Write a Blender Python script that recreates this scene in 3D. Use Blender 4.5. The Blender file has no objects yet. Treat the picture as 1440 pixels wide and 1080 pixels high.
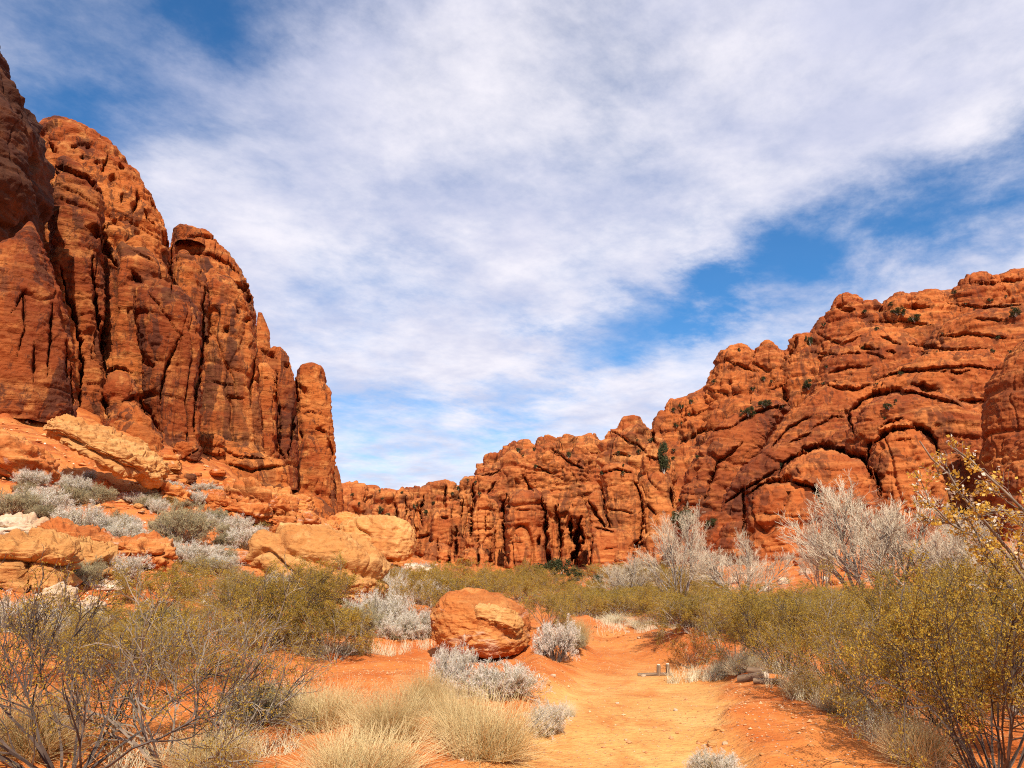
import bpy, math, random
import numpy as np
from mathutils import Vector

# ------------------------------------------------------------------ frame / camera maths
F, PITCH, CAMZ = 1067.0, math.radians(13.45), 1.6
CP, SP = math.cos(PITCH), math.sin(PITCH)
TAU = 2*math.pi
sc = bpy.context.scene
col = sc.collection

def ray(u, v):
    x = (np.asarray(u, float)-720)/F
    y = (540-np.asarray(v, float))/F
    return np.stack([x, CP-SP*y, SP+CP*y], -1)

def at(u, v, Y):
    d = ray(u, v)
    return np.array([0, 0, CAMZ]) + d*(np.asarray(Y, float)/d[..., 1])[..., None]

def sstep(a, b, x):
    t = np.clip((x-a)/(b-a), 0, 1)
    return t*t*(3-2*t)

# ------------------------------------------------------------------ noise (numpy)
_r = np.random.default_rng(7)
PERM = np.tile(_r.permutation(256), 3).astype(np.int32)
_g = _r.normal(size=(256, 3)); _g /= np.linalg.norm(_g, axis=1)[:, None]
GRAD = (_g*1.5).astype(np.float32)
RND = _r.random(512).astype(np.float32)

def perlin(P, seed=0):
    P = P + np.array([seed*17.13, seed*-9.71, seed*5.37])
    I = np.floor(P).astype(np.int32); f = (P-I).astype(np.float32); I &= 255
    w = f*f*f*(f*(f*6-15)+10)
    X, Y, Z = I[..., 0], I[..., 1], I[..., 2]
    out = 0
    for i in (0, 1):
        a = PERM[X+i]; wx = w[..., 0] if i else 1-w[..., 0]
        for j in (0, 1):
            b = PERM[a+Y+j]; wy = w[..., 1] if j else 1-w[..., 1]
            for k in (0, 1):
                g = GRAD[PERM[b+Z+k]]; wz = w[..., 2] if k else 1-w[..., 2]
                out = out + wx*wy*wz*(g[..., 0]*(f[..., 0]-i)+g[..., 1]*(f[..., 1]-j)+g[..., 2]*(f[..., 2]-k))
    return out

def fbm(P, n=3, seed=0, gain=.5):
    s, a = 0, 1.0
    for i in range(n):
        s = s+a*perlin(P*(2.03**i), seed+i*3.1); a *= gain
    return s

def worley(P, seed=0):
    """distance to the nearest of one random point per cell"""
    P = P+seed*7.31; I = np.floor(P).astype(np.int32); f = (P-I).astype(np.float32)
    best = np.full(P.shape[:-1], 9., np.float32)
    for i in (-1, 0, 1):
        for j in (-1, 0, 1):
            for k in (-1, 0, 1):
                h = PERM[PERM[PERM[(I[..., 0]+i) & 255]+((I[..., 1]+j) & 255)]+((I[..., 2]+k) & 255)]
                d = (i+.15+.7*RND[h]-f[..., 0])**2+(j+.15+.7*RND[h+101]-f[..., 1])**2+(k+.15+.7*RND[h+202]-f[..., 2])**2
                best = np.minimum(best, d)
    return np.sqrt(best)

def rock_disp(P, s, seed, p):
    W = P/s
    w1 = fbm(W/5, 2, seed+1)
    w2 = perlin(W/2.3, seed+2)
    Wx = W + np.stack([w1*.8, w2*.5, np.zeros_like(w1)], -1)
    d = p.get('bulge', 1)*1.1*fbm(W/6, 3, seed+3)
    b = p.get('bil', 0)
    if b:
        st = np.array(p.get('bilst', (1, 1, 1.6)))
        d = d + b*(2.0*np.abs(perlin(Wx*st/6, seed+4)) + .9*np.abs(perlin(Wx*st/2.4, seed+5)) + .35*np.abs(perlin(Wx*st, seed+6)) - .5)
    kn = p.get('knob', 0)
    if kn:
        d = d + kn*1.3*(.55-worley(Wx/np.array([3.4, 3.4, 2.0]), seed)) + kn*.5*(.55-worley(Wx/np.array([1.3, 1.3, .8]), seed+2))
    dx, dy = p.get('dip', (.06, .04))
    zz = W[..., 2] + .7*w1 + .2*w2 + dx*W[..., 0] + dy*W[..., 1] + seed*3.7
    mk = sstep(-.25, .25, perlin(W/np.array([3.5, 3.5, 1.6]), seed+7))
    for k, (per, amp) in enumerate(((2.6, .42), (.95, .2), (.36, .085))):
        t = zz/per; i = np.floor(t).astype(np.int32); f = t-i
        h = RND[(i+k*91) & 511]; h2 = RND[(i+1+k*91) & 511]
        step = h+(h2-h)*sstep(.72, .98, f)
        g = np.exp(-((f-.86)/.09)**2)*sstep(.25, .8, RND[(i*7+k*13) & 511])
        d = d + p.get('strata', 1)*amp*(step-.5) - p.get('crack', 1)*amp*1.1*g*(mk if k else 1)
    j = p.get('joint', 1)
    if j:
        jz = p.get('jz', 14.)
        n = perlin(Wx/np.array([3.2, 3.2, jz]), seed+8)
        m = sstep(-.3, .2, perlin(W/7, seed+9))
        d = d - j*1.15*np.exp(-(n/.04)**2)*m
        n2 = perlin(Wx/np.array([1.25, 1.25, jz*.55]), seed+10)
        d = d - j*.42*np.exp(-(n2/.055)**2)*sstep(-.15, .3, perlin(W/4, seed+11))
        n3 = perlin(Wx/np.array([.8, .8, 5.]), seed+12)
        d = d + j*p.get('flute', .22)*n3
    q = p.get('pocket', .5)
    if q:
        n = perlin(W*np.array([.75, .75, 1.15]), seed+13)
        m = sstep(.05, .35, perlin(W/5, seed+14))
        d = d - q*1.0*sstep(.22, .5, n)*m
        n = perlin(W*np.array([2.1, 2.1, 3.3]), seed+15)
        d = d - q*.3*sstep(.2, .45, n)*sstep(0, .3, perlin(W/3.3, seed+16))
    fn = p.get('fine', 1)
    d = d + fn*.14*fbm(W*np.array([1.6, 1.6, 3.0]), 4, seed+17, .55)
    return d*s

# ------------------------------------------------------------------ mesh helpers
def link(o, parent=None):
    col.objects.link(o)
    if parent is not None:
        o.parent = parent
    return o

def mesh_np(name, V, faces, mat=None, parent=None, smooth=True, attrs=None, world=True):
    """faces: list of (n,k) int arrays"""
    V = np.asarray(V, np.float32).reshape(-1, 3)
    if world and parent is not None:
        V = V - np.array(parent.location, np.float32)
    if not isinstance(faces, (list, tuple)):
        faces = [faces]
    faces = [np.asarray(f, np.int32) for f in faces if len(f)]
    me = bpy.data.meshes.new(name)
    me.vertices.add(len(V)); me.vertices.foreach_set('co', V.ravel())
    li = np.concatenate([f.ravel() for f in faces])
    sz = np.concatenate([np.full(len(f), f.shape[1], np.int32) for f in faces])
    me.loops.add(len(li)); me.loops.foreach_set('vertex_index', li)
    me.polygons.add(len(sz))
    me.polygons.foreach_set('loop_start', (np.cumsum(sz)-sz).astype(np.int32))
    me.polygons.foreach_set('use_smooth', np.full(len(sz), smooth))
    me.update(calc_edges=True)
    for k, a in (attrs or {}).items():
        at_ = me.attributes.new(k, 'FLOAT', 'POINT')
        at_.data.foreach_set('value', np.asarray(a, np.float32).ravel())
    if mat: me.materials.append(mat)
    return link(bpy.data.objects.new(name, me), parent)

def grid_faces(R, C, wrap=False):
    i = np.arange(R-1)[:, None]; n = C if wrap else C-1
    j = np.arange(n)[None, :]; j2 = (j+1) % C
    return np.stack([i*C+j, i*C+j2, (i+1)*C+j2, (i+1)*C+j], -1).reshape(-1, 4)

def grid_normals(G, wrap=False):
    if wrap:
        E = np.concatenate([G[:, -1:], G, G[:, :1]], 1)
        du = (E[:, 2:]-E[:, :-2])
    else:
        du = np.gradient(G, axis=1)
    dv = np.gradient(G, axis=0)
    N = np.cross(du, dv)
    return N/(np.linalg.norm(N, axis=-1, keepdims=True)+1e-9)

def tag(o, label, cat, group=None, kind=None):
    if label: o['label'] = label
    if cat: o['category'] = cat
    if group: o['group'] = group
    if kind: o['kind'] = kind
    return o

def empty(name, loc, label=None, cat=None, group=None):
    o = bpy.data.objects.new(name, None)
    o.location = [float(a) for a in loc]
    o.empty_display_size = .3
    link(o); tag(o, label, cat, group)
    return o

# ------------------------------------------------------------------ materials
class NT:
    def __init__(s, name, world=False):
        if world:
            s.m = bpy.data.worlds.new(name)
        else:
            s.m = bpy.data.materials.new(name)
        s.m.use_nodes = True; s.t = s.m.node_tree; s.t.nodes.clear()
    def n(s, t, **k):
        nd = s.t.nodes.new(t)
        for a, b in k.items():
            if a.startswith('i_'):
                key = a[2:]
                key = int(key) if key.isdigit() else key.replace('_', ' ')
                if isinstance(b, bpy.types.NodeSocket): s.t.links.new(b, nd.inputs[key])
                else: nd.inputs[key].default_value = b
            else: setattr(nd, a, b)
        return nd
    def math(s, op, a, b=0., c=0., clamp=False):
        return s.n('ShaderNodeMath', operation=op, use_clamp=clamp, i_0=a, i_1=b, i_2=c).outputs[0]
    def vmath(s, op, a, b=(0, 0, 0)):
        nd = s.n('ShaderNodeVectorMath', operation=op, i_0=a, i_1=b)
        return nd.outputs['Value'] if op in ('DOT_PRODUCT', 'LENGTH', 'DISTANCE') else nd.outputs[0]
    def noise(s, vec, scale=1., detail=4., rough=.55, dist=0.):
        return s.n('ShaderNodeTexNoise', i_Vector=vec, i_Scale=scale, i_Detail=detail, i_Roughness=rough, i_Distortion=dist).outputs['Fac']
    def rng(s, x, a, b, c=0., d=1.):
        return s.n('ShaderNodeMapRange', interpolation_type='SMOOTHSTEP', i_0=x, i_1=a, i_2=b, i_3=c, i_4=d).outputs[0]
    def mix(s, f, a, b, mode='MIX'):
        nd = s.n('ShaderNodeMix', data_type='RGBA', blend_type=mode)
        for k, v in ((0, f), (6, a), (7, b)):
            if isinstance(v, bpy.types.NodeSocket): s.t.links.new(v, nd.inputs[k])
            else: nd.inputs[k].default_value = v if k == 0 else (*v, 1.) if len(v) == 3 else v
        return nd.outputs[2]
    def scl(s, vec, sc3):
        return s.vmath('MULTIPLY', vec, sc3)
    def pos(s):
        return s.n('ShaderNodeNewGeometry').outputs['Position']

def rock_mat(name, base, light, dark, varnish=(.07, .022, .012), s=1., vamt=.75, bump=.5, streak=.06, white=0., band=1.):
    t = NT(name); P = t.pos(); P = t.vmath('SCALE', P); P.node.inputs[3].default_value = 1./s
    big = t.noise(P, .16, 5, .6, .4)
    c = t.mix(t.rng(big, .36, .64), dark, base)
    st = t.noise(t.scl(P, (.12, .12, 1.6)), 1., 5, .65, .5)
    c = t.mix(t.math('MULTIPLY', t.rng(st, .47, .68), .5*band), c, light)
    st2 = t.noise(t.scl(P, (.3, .3, 6.)), 1., 3, .6, .3)
    c = t.mix(t.math('MULTIPLY', t.rng(st2, .56, .68), .5*band), c, dark)
    md = t.noise(P, 1.3, 6, .7, .2)
    c = t.mix(t.math('MULTIPLY', t.rng(md, .5, .7), .45), c, light)
    # desert varnish: ragged, downward running streaks and patches
    vs = t.noise(t.scl(P, (.9, .9, streak)), 1., 6, .7, .6)
    vb = t.noise(P, .2, 3, .5, .3)
    vf = t.math('MULTIPLY', t.rng(vs, .46, .6), t.rng(vb, .42, .62))
    pt = t.noise(t.scl(P, (.7, .7, .3)), 1., 7, .72, .8)
    vf = t.math('MAXIMUM', vf, t.math('MULTIPLY', t.rng(pt, .535, .575), .8))
    ft = t.noise(t.scl(P, (3.2, 3.2, 1.1)), 1., 7, .75, .6)
    vf = t.math('MAXIMUM', vf, t.math('MULTIPLY', t.rng(ft, .57, .6), .7))
    c = t.mix(t.math('MULTIPLY', vf, vamt), c, varnish)
    if white:
        wn = t.noise(t.scl(P, (.5, .5, 1.2)), 1., 6, .7, .5)
        c = t.mix(t.math('MULTIPLY', t.rng(wn, .58, .66), white), c, (.62, .5, .38))
    sp = t.noise(P, 7., 4, .7)
    c = t.mix(1., c, t.mix(sp, (.72, .7, .68), (1.25, 1.27, 1.3)), 'MULTIPLY')
    hgt = t.math('ADD', t.math('MULTIPLY', t.noise(t.scl(P, (.8, .8, 5.)), 1., 8, .68, .5), .7),
                 t.math('MULTIPLY', t.noise(P, 2.6, 8, .72, .3), .6))
    bp = t.n('ShaderNodeBump', i_Strength=bump, i_Distance=.35*s, i_Height=hgt)
    b = t.n('ShaderNodeBsdfPrincipled', i_Base_Color=c, i_Roughness=.93, i_Normal=bp.outputs[0])
    b.inputs['Specular IOR Level'].default_value = .15
    t.n('ShaderNodeOutputMaterial', i_Surface=b.outputs[0])
    return t.m

def leaf_mat(name, c1, c2, sc_=3., transl=.3, rough=.7, c3=None):
    t = NT(name); P = t.pos()
    oi = t.n('ShaderNodeObjectInfo').outputs['Random']
    isl = t.n('ShaderNodeNewGeometry').outputs['Random Per Island']
    n = t.noise(P, sc_, 3, .6)
    f = t.math('ADD', t.math('MULTIPLY', t.rng(n, .3, .7), .45), t.math('MULTIPLY', isl, .45))
    f = t.math('ADD', f, t.math('MULTIPLY', oi, .12), clamp=True)
    c = t.mix(f, c1, c2)
    if c3:
        c = t.mix(t.rng(isl, .8, .85), c, c3)
    d = t.n('ShaderNodeBsdfPrincipled', i_Base_Color=c, i_Roughness=rough)
    d.inputs['Specular IOR Level'].default_value = .2
    tr = t.n('ShaderNodeBsdfTranslucent', i_Color=c)
    mx = t.n('ShaderNodeMixShader', i_0=transl); t.t.links.new(d.outputs[0], mx.inputs[1]); t.t.links.new(tr.outputs[0], mx.inputs[2])
    t.n('ShaderNodeOutputMaterial', i_Surface=mx.outputs[0] if transl else d.outputs[0])
    return t.m

# ------------------------------------------------------------------ rock bodies
def project(P):
    x, y, z = P[..., 0], P[..., 1], P[..., 2]-CAMZ
    w = np.maximum(CP*y+SP*z, .1)
    return 720+F*x/w, 540-F*(CP*z-SP*y)/w

def carve(G, cuts, lee=None):
    """open clefts, seams and hollows traced from the photograph: pushes the rock back along the sight line inside them"""
    if not cuts: return G
    lee = .7 if cuts is CUT_L else -.7
    u, v = project(G); push = np.zeros(u.shape)
    Q = np.stack([u, v, 0*u], -1)
    wu = 3.2*perlin(Q/19, 3)+1.7*perlin(Q/6.5, 4)+1.0*perlin(Q/2.7, 5); wv = 3.2*perlin(Q/19, 6)+1.7*perlin(Q/6.5, 7)+1.0*perlin(Q/2.7, 8)
    wn = np.clip(.75+1.1*perlin(Q/13, 9)+.5*perlin(Q/5, 10), .12, 1.5)
    for pts, wd, dep in cuts:
        pts = np.array(pts, float); m = wd*5+12
        k = (u > pts[:, 0].min()-m) & (u < pts[:, 0].max()+m) & (v > pts[:, 1].min()-m) & (v < pts[:, 1].max()+m)
        if not k.any(): continue
        a = min(1., .35+wd/8); uu, vv = u[k]+wu[k]*a, v[k]+wv[k]*a
        best = np.full(uu.shape, 1e9); side = np.zeros(uu.shape); te = np.zeros(uu.shape); tot = max(len(pts)-1, 1)
        for i in range(len(pts)-1):
            d = pts[i+1]-pts[i]; t = np.clip(((uu-pts[i, 0])*d[0]+(vv-pts[i, 1])*d[1])/(d@d+1e-9), 0, 1)
            n = np.array([-d[1], d[0]]); n = n/(np.linalg.norm(n)+1e-9); n = n*np.sign(n[0]*lee+n[1]+1e-6)
            du, dv = uu-pts[i, 0]-t*d[0], vv-pts[i, 1]-t*d[1]; ds = np.hypot(du, dv); b = ds < best
            s_ = (i+t)/tot
            best = np.where(b, ds, best); side = np.where(b, du*n[0]+dv*n[1], side); te = np.where(b, np.clip(np.minimum(s_, 1-s_)*3.2, 0, 1), te)
        te = te**.8; w = wd*.62*wn[k]*(.12+.88*te)+.25
        g = np.exp(-(best/w)**2.5)*(.25+.75*te)
        # the lip stays sharp on one side; on the other the rock comes back out slowly, as under a ledge
        r = np.where(side > 0, np.exp(-np.maximum(side, 0)/(2.6*wd+3)), 0)*np.where(best < np.abs(side)+1.5, 1, np.exp(-(best/(wd*1.5+2))**2))*te
        push[k] = np.maximum(push[k], dep*np.maximum(g, .34*r))
    V = G-np.array([0, 0, CAMZ]); V[..., 2] = 0; V /= np.linalg.norm(V, axis=-1, keepdims=True)
    return G+V*push[..., None]

def prof(rows, q):
    R = np.array([[r[0], r[1], r[2], r[3] if len(r) > 3 else np.nan] for r in rows], float)
    m = np.isnan(R[:, 3])
    L = np.cumsum(np.r_[0, np.sqrt((np.diff(R[:, :3], axis=0)**2).sum(1))])
    n = max(12, int(L[-1]/q))
    tt = np.linspace(0, L[-1], n)
    out = [np.interp(tt, L, R[:, k]) for k in range(3)]
    Yk = None if m.all() else np.interp(tt, L[~m], R[~m, 3])
    # light smoothing so traced corners are rounded
    k = max(3, int(n*.03) | 1); ker = np.hanning(k+2)[1:-1]; ker /= ker.sum()
    def sm(a):
        p = np.r_[2*a[0]-a[k//2:0:-1], a, 2*a[-1]-a[-2:-k//2-1:-1]]
        return np.convolve(p, ker, 'valid')[:len(a)]
    return [sm(a) for a in out], Yk

def body(name, rows, Y, mat, parent, s=1., seed=1, depth=.8, n=2.6, q=1.5, rot=0., p=None, hdmin=0., cuts=None):
    """a rounded rock mass: rows = (v, left, right[, Y]) from its foot to its top; depth = front-to-back / width"""
    (v, ul, ur), Yk = prof(rows, q)
    Y = np.full_like(v, Y) if Yk is None else Yk
    Lp, Rp = at(ul, v, Y), at(ur, v, Y)
    hw = np.maximum((Rp[:, 0]-Lp[:, 0])/2, 1e-3)
    C = (Lp+Rp)/2
    hd = np.maximum(hw*depth, np.minimum(hdmin, hw*3))
    ref = C[len(C)//2]; vd = np.array([ref[0], ref[1], 0]); vd /= np.linalg.norm(vd)
    b = vd; a = np.array([vd[1], -vd[0], 0])
    if rot:
        c_, s_ = math.cos(rot), math.sin(rot)
        a, b = a*c_+b*s_, b*c_-a*s_
    wpx = (ur-ul).max()
    nf = max(24, int(wpx*1.7/q)); nb = max(10, nf//4)
    th = np.r_[np.linspace(math.pi, TAU, nf, endpoint=False), np.linspace(0, math.pi, nb, endpoint=False)]  # front half first
    cx = np.sign(np.cos(th))*np.abs(np.cos(th))**(2/n); cy = np.sign(np.sin(th))*np.abs(np.sin(th))**(2/n)
    # along the view the silhouette half-width projects on `a`
    G = C[:, None]+(hw*vd[1])[:, None, None]*cx[None, :, None]*a + hd[:, None, None]*cy[None, :, None]*b
    N = grid_normals(G, True)
    if (N[len(N)//2, nf//2]@vd) > 0: N = -N
    pp = dict(p or {})
    d = rock_disp(G, s, seed, pp); d = d-np.median(d)
    fade = np.minimum(1, hw/(1.2*s))[:, None]
    G = carve(G+N*(d*fade)[..., None], cuts)
    top = G[-1].mean(0)
    V = np.concatenate([G.reshape(-1, 3), top[None]])
    Rn, Cn = len(v), len(th)
    i = np.arange(Cn)
    cap = np.stack([(Rn-1)*Cn+i, (Rn-1)*Cn+(i+1) % Cn, np.full(Cn, Rn*Cn)], -1)
    return mesh_np(name, V, [grid_faces(Rn, Cn, True), cap], mat, parent)

def blob(name, c, r, mat, parent=None, s=.3, seed=1, n=2.4, rot=0., tilt=(0, 0), p=None, res=90, flat=.35):
    """a free boulder: a squarish ellipsoid displaced like rock, flattened underneath"""
    R, Cn = res, res*2
    ph = np.linspace(-math.pi/2, math.pi/2, R)[:, None]; th = np.linspace(0, TAU, Cn, endpoint=False)[None]
    f = lambda x, e: np.sign(x)*np.abs(x)**e
    e = 2/n
    D = np.stack([f(np.cos(ph), e)*f(np.cos(th), e), f(np.cos(ph), e)*f(np.sin(th), e), f(np.sin(ph), e)*np.ones_like(th)], -1)
    D = D*np.array(r)
    D[..., 2] = np.where(D[..., 2] < -flat*r[2], -flat*r[2]+(D[..., 2]+flat*r[2])*.25, D[..., 2])
    tx, ty = tilt
    cx_, sx_ = math.cos(tx), math.sin(tx)
    D = D@np.array([[1, 0, 0], [0, cx_, sx_], [0, -sx_, cx_]])
    cx_, sx_ = math.cos(ty), math.sin(ty)
    D = D@np.array([[cx_, 0, -sx_], [0, 1, 0], [sx_, 0, cx_]])
    cx_, sx_ = math.cos(rot), math.sin(rot)
    D = D@np.array([[cx_, sx_, 0], [-sx_, cx_, 0], [0, 0, 1]])
    G = D+np.array(c)
    N = grid_normals(G, True); N[0] = N[1].mean(0); N[-1] = N[-2].mean(0)
    N /= np.linalg.norm(N, axis=-1, keepdims=True)+1e-9
    if (N[R//2]*(D[R//2])).sum() < 0: N = -N
    G = G+N*rock_disp(G, s, seed, dict(p or {}))[..., None]
    G[0] = G[0].mean(0); G[-1] = G[-1].mean(0)
    return mesh_np(name, G, grid_faces(R, Cn, True), mat, parent)
# ------------------------------------------------------------------ materials of rock and soil
ROCK_L = rock_mat('red_sandstone', (.46, .122, .024), (.74, .33, .09), (.27, .052, .011), s=2.2, vamt=.95, bump=.7, band=.5, streak=.045)
ROCK_LV = rock_mat('stained_sandstone', (.36, .085, .017), (.68, .27, .07), (.20, .038, .009), s=2.2, vamt=.97, bump=.7, streak=.035, band=.5)
ROCK_D = rock_mat('varnished_sandstone', (.085, .030, .013), (.20, .065, .022), (.045, .017, .010), s=2.0, vamt=.8)  # desert varnish, with the shade on the wall also put into the colour
ROCK_C = rock_mat('far_sandstone', (.46, .135, .032), (.70, .29, .08), (.30, .065, .016), s=3., vamt=.75)
ROCK_R = rock_mat('slickrock', (.42, .105, .022), (.64, .23, .06), (.25, .05, .012), s=2.4, vamt=.75, streak=.2)
ROCK_V = rock_mat('stained_slickrock', (.34, .078, .017), (.52, .17, .045), (.20, .042, .012), s=2.4, vamt=.85, streak=.08)
ROCK_Y = rock_mat('ochre_sandstone', (.60, .285, .085), (.72, .42, .155), (.48, .18, .045), s=.8, vamt=.3, varnish=(.30, .09, .025), bump=.6)
ROCK_O = rock_mat('orange_sandstone', (.58, .20, .046), (.74, .38, .12), (.45, .115, .025), s=.5, vamt=.4, varnish=(.28, .075, .02), bump=.65, white=.35)
ROCK_W = rock_mat('pale_sandstone', (.62, .46, .30), (.75, .66, .52), (.55, .30, .14), s=.5, vamt=.2, varnish=(.4, .2, .1), bump=.5)

# ------------------------------------------------------------------ ground height
ctl = []
def _c(u, *vy):
    for v, Y in vy:
        p = at(u, v, Y); ctl.append((math.atan2(p[0], p[1]), math.hypot(p[0], p[1]), p[2]))
_c(-400, (900, 8), (750, 14), (640, 25), (560, 36))
_c(0, (1000, 6.6), (900, 9), (850, 11), (790, 14), (700, 23), (640, 33), (560, 46))
_c(150, (1000, 7.2), (900, 9.8), (850, 12), (790, 17), (730, 24), (680, 33), (620, 50), (590, 60))
_c(300, (1000, 7.7), (920, 10.8), (860, 14), (800, 20), (750, 28), (700, 42), (665, 62), (645, 80))
_c(420, (1000, 8), (920, 12), (860, 16.5), (810, 23), (770, 33), (738, 55), (720, 85), (712, 110))
_c(520, (930, 12), (870, 18), (830, 25), (800, 40), (782, 70), (778, 120))
_c(620, (1000, 7.9), (920, 13.2), (880, 18), (850, 25), (828, 40), (815, 70), (808, 130))
_c(760, (1000, 8.2), (920, 13.2), (880, 19.5), (850, 30), (830, 50), (815, 90), (806, 180))
_c(900, (1000, 8.2), (940, 11.6), (900, 16), (870, 23), (840, 40), (815, 90), (805, 190))
_c(1050, (1000, 8.1), (950, 11), (900, 16.4), (850, 32), (820, 60), (790, 85))
_c(1200, (1080, 6), (1000, 8.1), (900, 16.3), (840, 37), (800, 60), (770, 85), (740, 110))
_c(1400, (1080, 6), (950, 11), (850, 31), (805, 50), (765, 75), (725, 110))
_c(1750, (1000, 8), (900, 16), (830, 32), (770, 55), (720, 90))
for th in (-3.1, -2.3, -1.6, 1.6, 2.3, 3.1):
    for r in (3, 12, 50): ctl.append((th, r, (.0, .6, 4)[(3, 12, 50).index(r)] if th < 0 else .1))
for th, z in ((-3.1, 8), (-2, 15), (-1.2, 22), (-.6, 18), (-.1, 4), (.3, 6), (.8, 20), (1.6, 22), (2.6, 10)):
    for r in (260, 900, 3200): ctl.append((th, r, z))
for th in np.linspace(-3.1, 3.1, 9): ctl += [(th, .4, 0), (th, 2.5, .0)]
ctl = np.array(ctl)
CQ = np.stack([ctl[:, 0]*1.6, np.log(ctl[:, 1])], -1)
def _phi(d2): return .5*d2*np.log(d2+1e-9)
_n = len(CQ)
_A = np.zeros((_n+3, _n+3)); _A[:_n, :_n] = _phi(((CQ[:, None]-CQ[None])**2).sum(-1))+np.eye(_n)*.01
_A[:_n, _n] = 1; _A[:_n, _n+1:] = CQ; _A[_n:, :_n] = _A[:_n, _n:].T
_w = np.linalg.solve(_A, np.r_[ctl[:, 2], 0, 0, 0])

# trail: centre line with half-widths (metres), found on the flat floor
TR = []
for v, l, r in ((1250, 600, 1050), (1080, 715, 1030), (1040, 765, 1025), (1000, 795, 1020), (965, 808, 1010), (945, 815, 990), (925, 822, 940), (905, 836, 915), (890, 842, 905), (878, 838, 895), (868, 815, 872), (862, 770, 840)):
    d = ray((l+r)/2, v); k = -CAMZ/d[2]; c = d*k
    TR.append((c[0], c[1], (r-l)/2/F*c[1]))
TR = np.array(TR)
TR = np.concatenate([[[TR[0, 0]*.4, -6, 1.6]], TR])

def trail_d(x, y):
    best = np.full(np.shape(x), 9.)
    for (x0, y0, w0), (x1, y1, w1) in zip(TR[:-1], TR[1:]):
        dx, dy = x1-x0, y1-y0
        t = np.clip(((x-x0)*dx+(y-y0)*dy)/(dx*dx+dy*dy), 0, 1)
        best = np.minimum(best, np.hypot(x-x0-t*dx, y-y0-t*dy)/(w0+(w1-w0)*t))
    return best

def trail_m(x, y):
    P = np.stack([x, y, 0*x], -1)
    return 1-sstep(.72, 1.18, trail_d(x, y)+.3*fbm(P/1.1, 3, 5)+.12*perlin(P*3.1, 6))

BUMPS = []   # (x, y, height, radius)
def _b(u, v, Y, h, r):
    p = at(u, v, Y); BUMPS.append((p[0], p[1], h, r))
_b(690, 905, 14.8, .10, 1.3); _b(745, 920, 14., .34, .9); _b(172, 668, 30, -1.1, 2.4); _b(985, 905, 14.5, .22, .8); _b(900, 900, 15.5, .3, .9); _b(955, 915, 14, .15, .8); _b(860, 893, 17.5, .2, .8)
_b(800, 885, 18.5, .3, 1.0); _b(540, 960, 10, .12, 1.2); _b(930, 880, 20, .25, 1.6)

def zground(x, y, fine=True):
    x = np.asarray(x, float); y = np.asarray(y, float)
    sh = x.shape; x = x.ravel(); y = y.ravel()
    r = np.hypot(x, y)+1e-6; th = np.arctan2(x, y)
    q = np.stack([th*1.6, np.log(r)], -1)
    z = _w[_n]+q@_w[_n+1:]
    for i in range(_n):
        z = z+_w[i]*_phi((q[:, 0]-CQ[i, 0])**2+(q[:, 1]-CQ[i, 1])**2)
    z = np.clip(z, -1.5, 60)
    k = sstep(2.4, 4, np.abs(th)); z = z*(1-k)+.5*k
    for bx, by, h, rr in BUMPS:
        z = z+h*np.exp(-((x-bx)**2+(y-by)**2)/rr**2)
    P = np.stack([x, y, 0*x], -1)
    hill = sstep(.5, 4, z)
    m = trail_m(x, y)
    z = z+(.10+.5*hill)*fbm(P/6, 3, 21)*sstep(1, 8, r)
    if fine:
        z = z+(.045+.17*hill)*(1-.72*m)*fbm(P/.9, 4, 22)
        rid = 1-np.abs(perlin(P/np.array([.8, 1.5, 1]), 23))*2
        z = z+.05*(1-.6*m)*np.clip(rid, 0, 1)**3*sstep(.0, .3, perlin(P/2.2, 24))
        # bedrock steps on the left slope
        z = z+hill*.45*sstep(-.05, .15, perlin(P/np.array([5., 2.2, 1]), 25))*sstep(-.1, .3, perlin(P/9, 26))
        td = trail_d(x, y)
        z = z-.08*m+.16*np.exp(-((td+.25*perlin(P/1.3, 28)-1.45)/.36)**2)*sstep(24, 18, y)*sstep(5, 8, y)*sstep(-.4, .2, perlin(P/2.6, 29))
    return z.reshape(sh)

def ghit(u, v, far=260):
    """where the sight line through (u, v) meets the ground"""
    d = ray(u, v); Ys = np.geomspace(2.5, far, 900)
    P = np.array([0, 0, CAMZ])+d[None]*(Ys/d[1])[:, None]
    k = np.nonzero(P[:, 2] < zground(P[:, 0], P[:, 1]))[0]
    i = k[0] if len(k) else len(Ys)-1
    p = P[i].copy(); p[2] = zground(p[0:1], p[1:2])[0]
    return p

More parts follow.
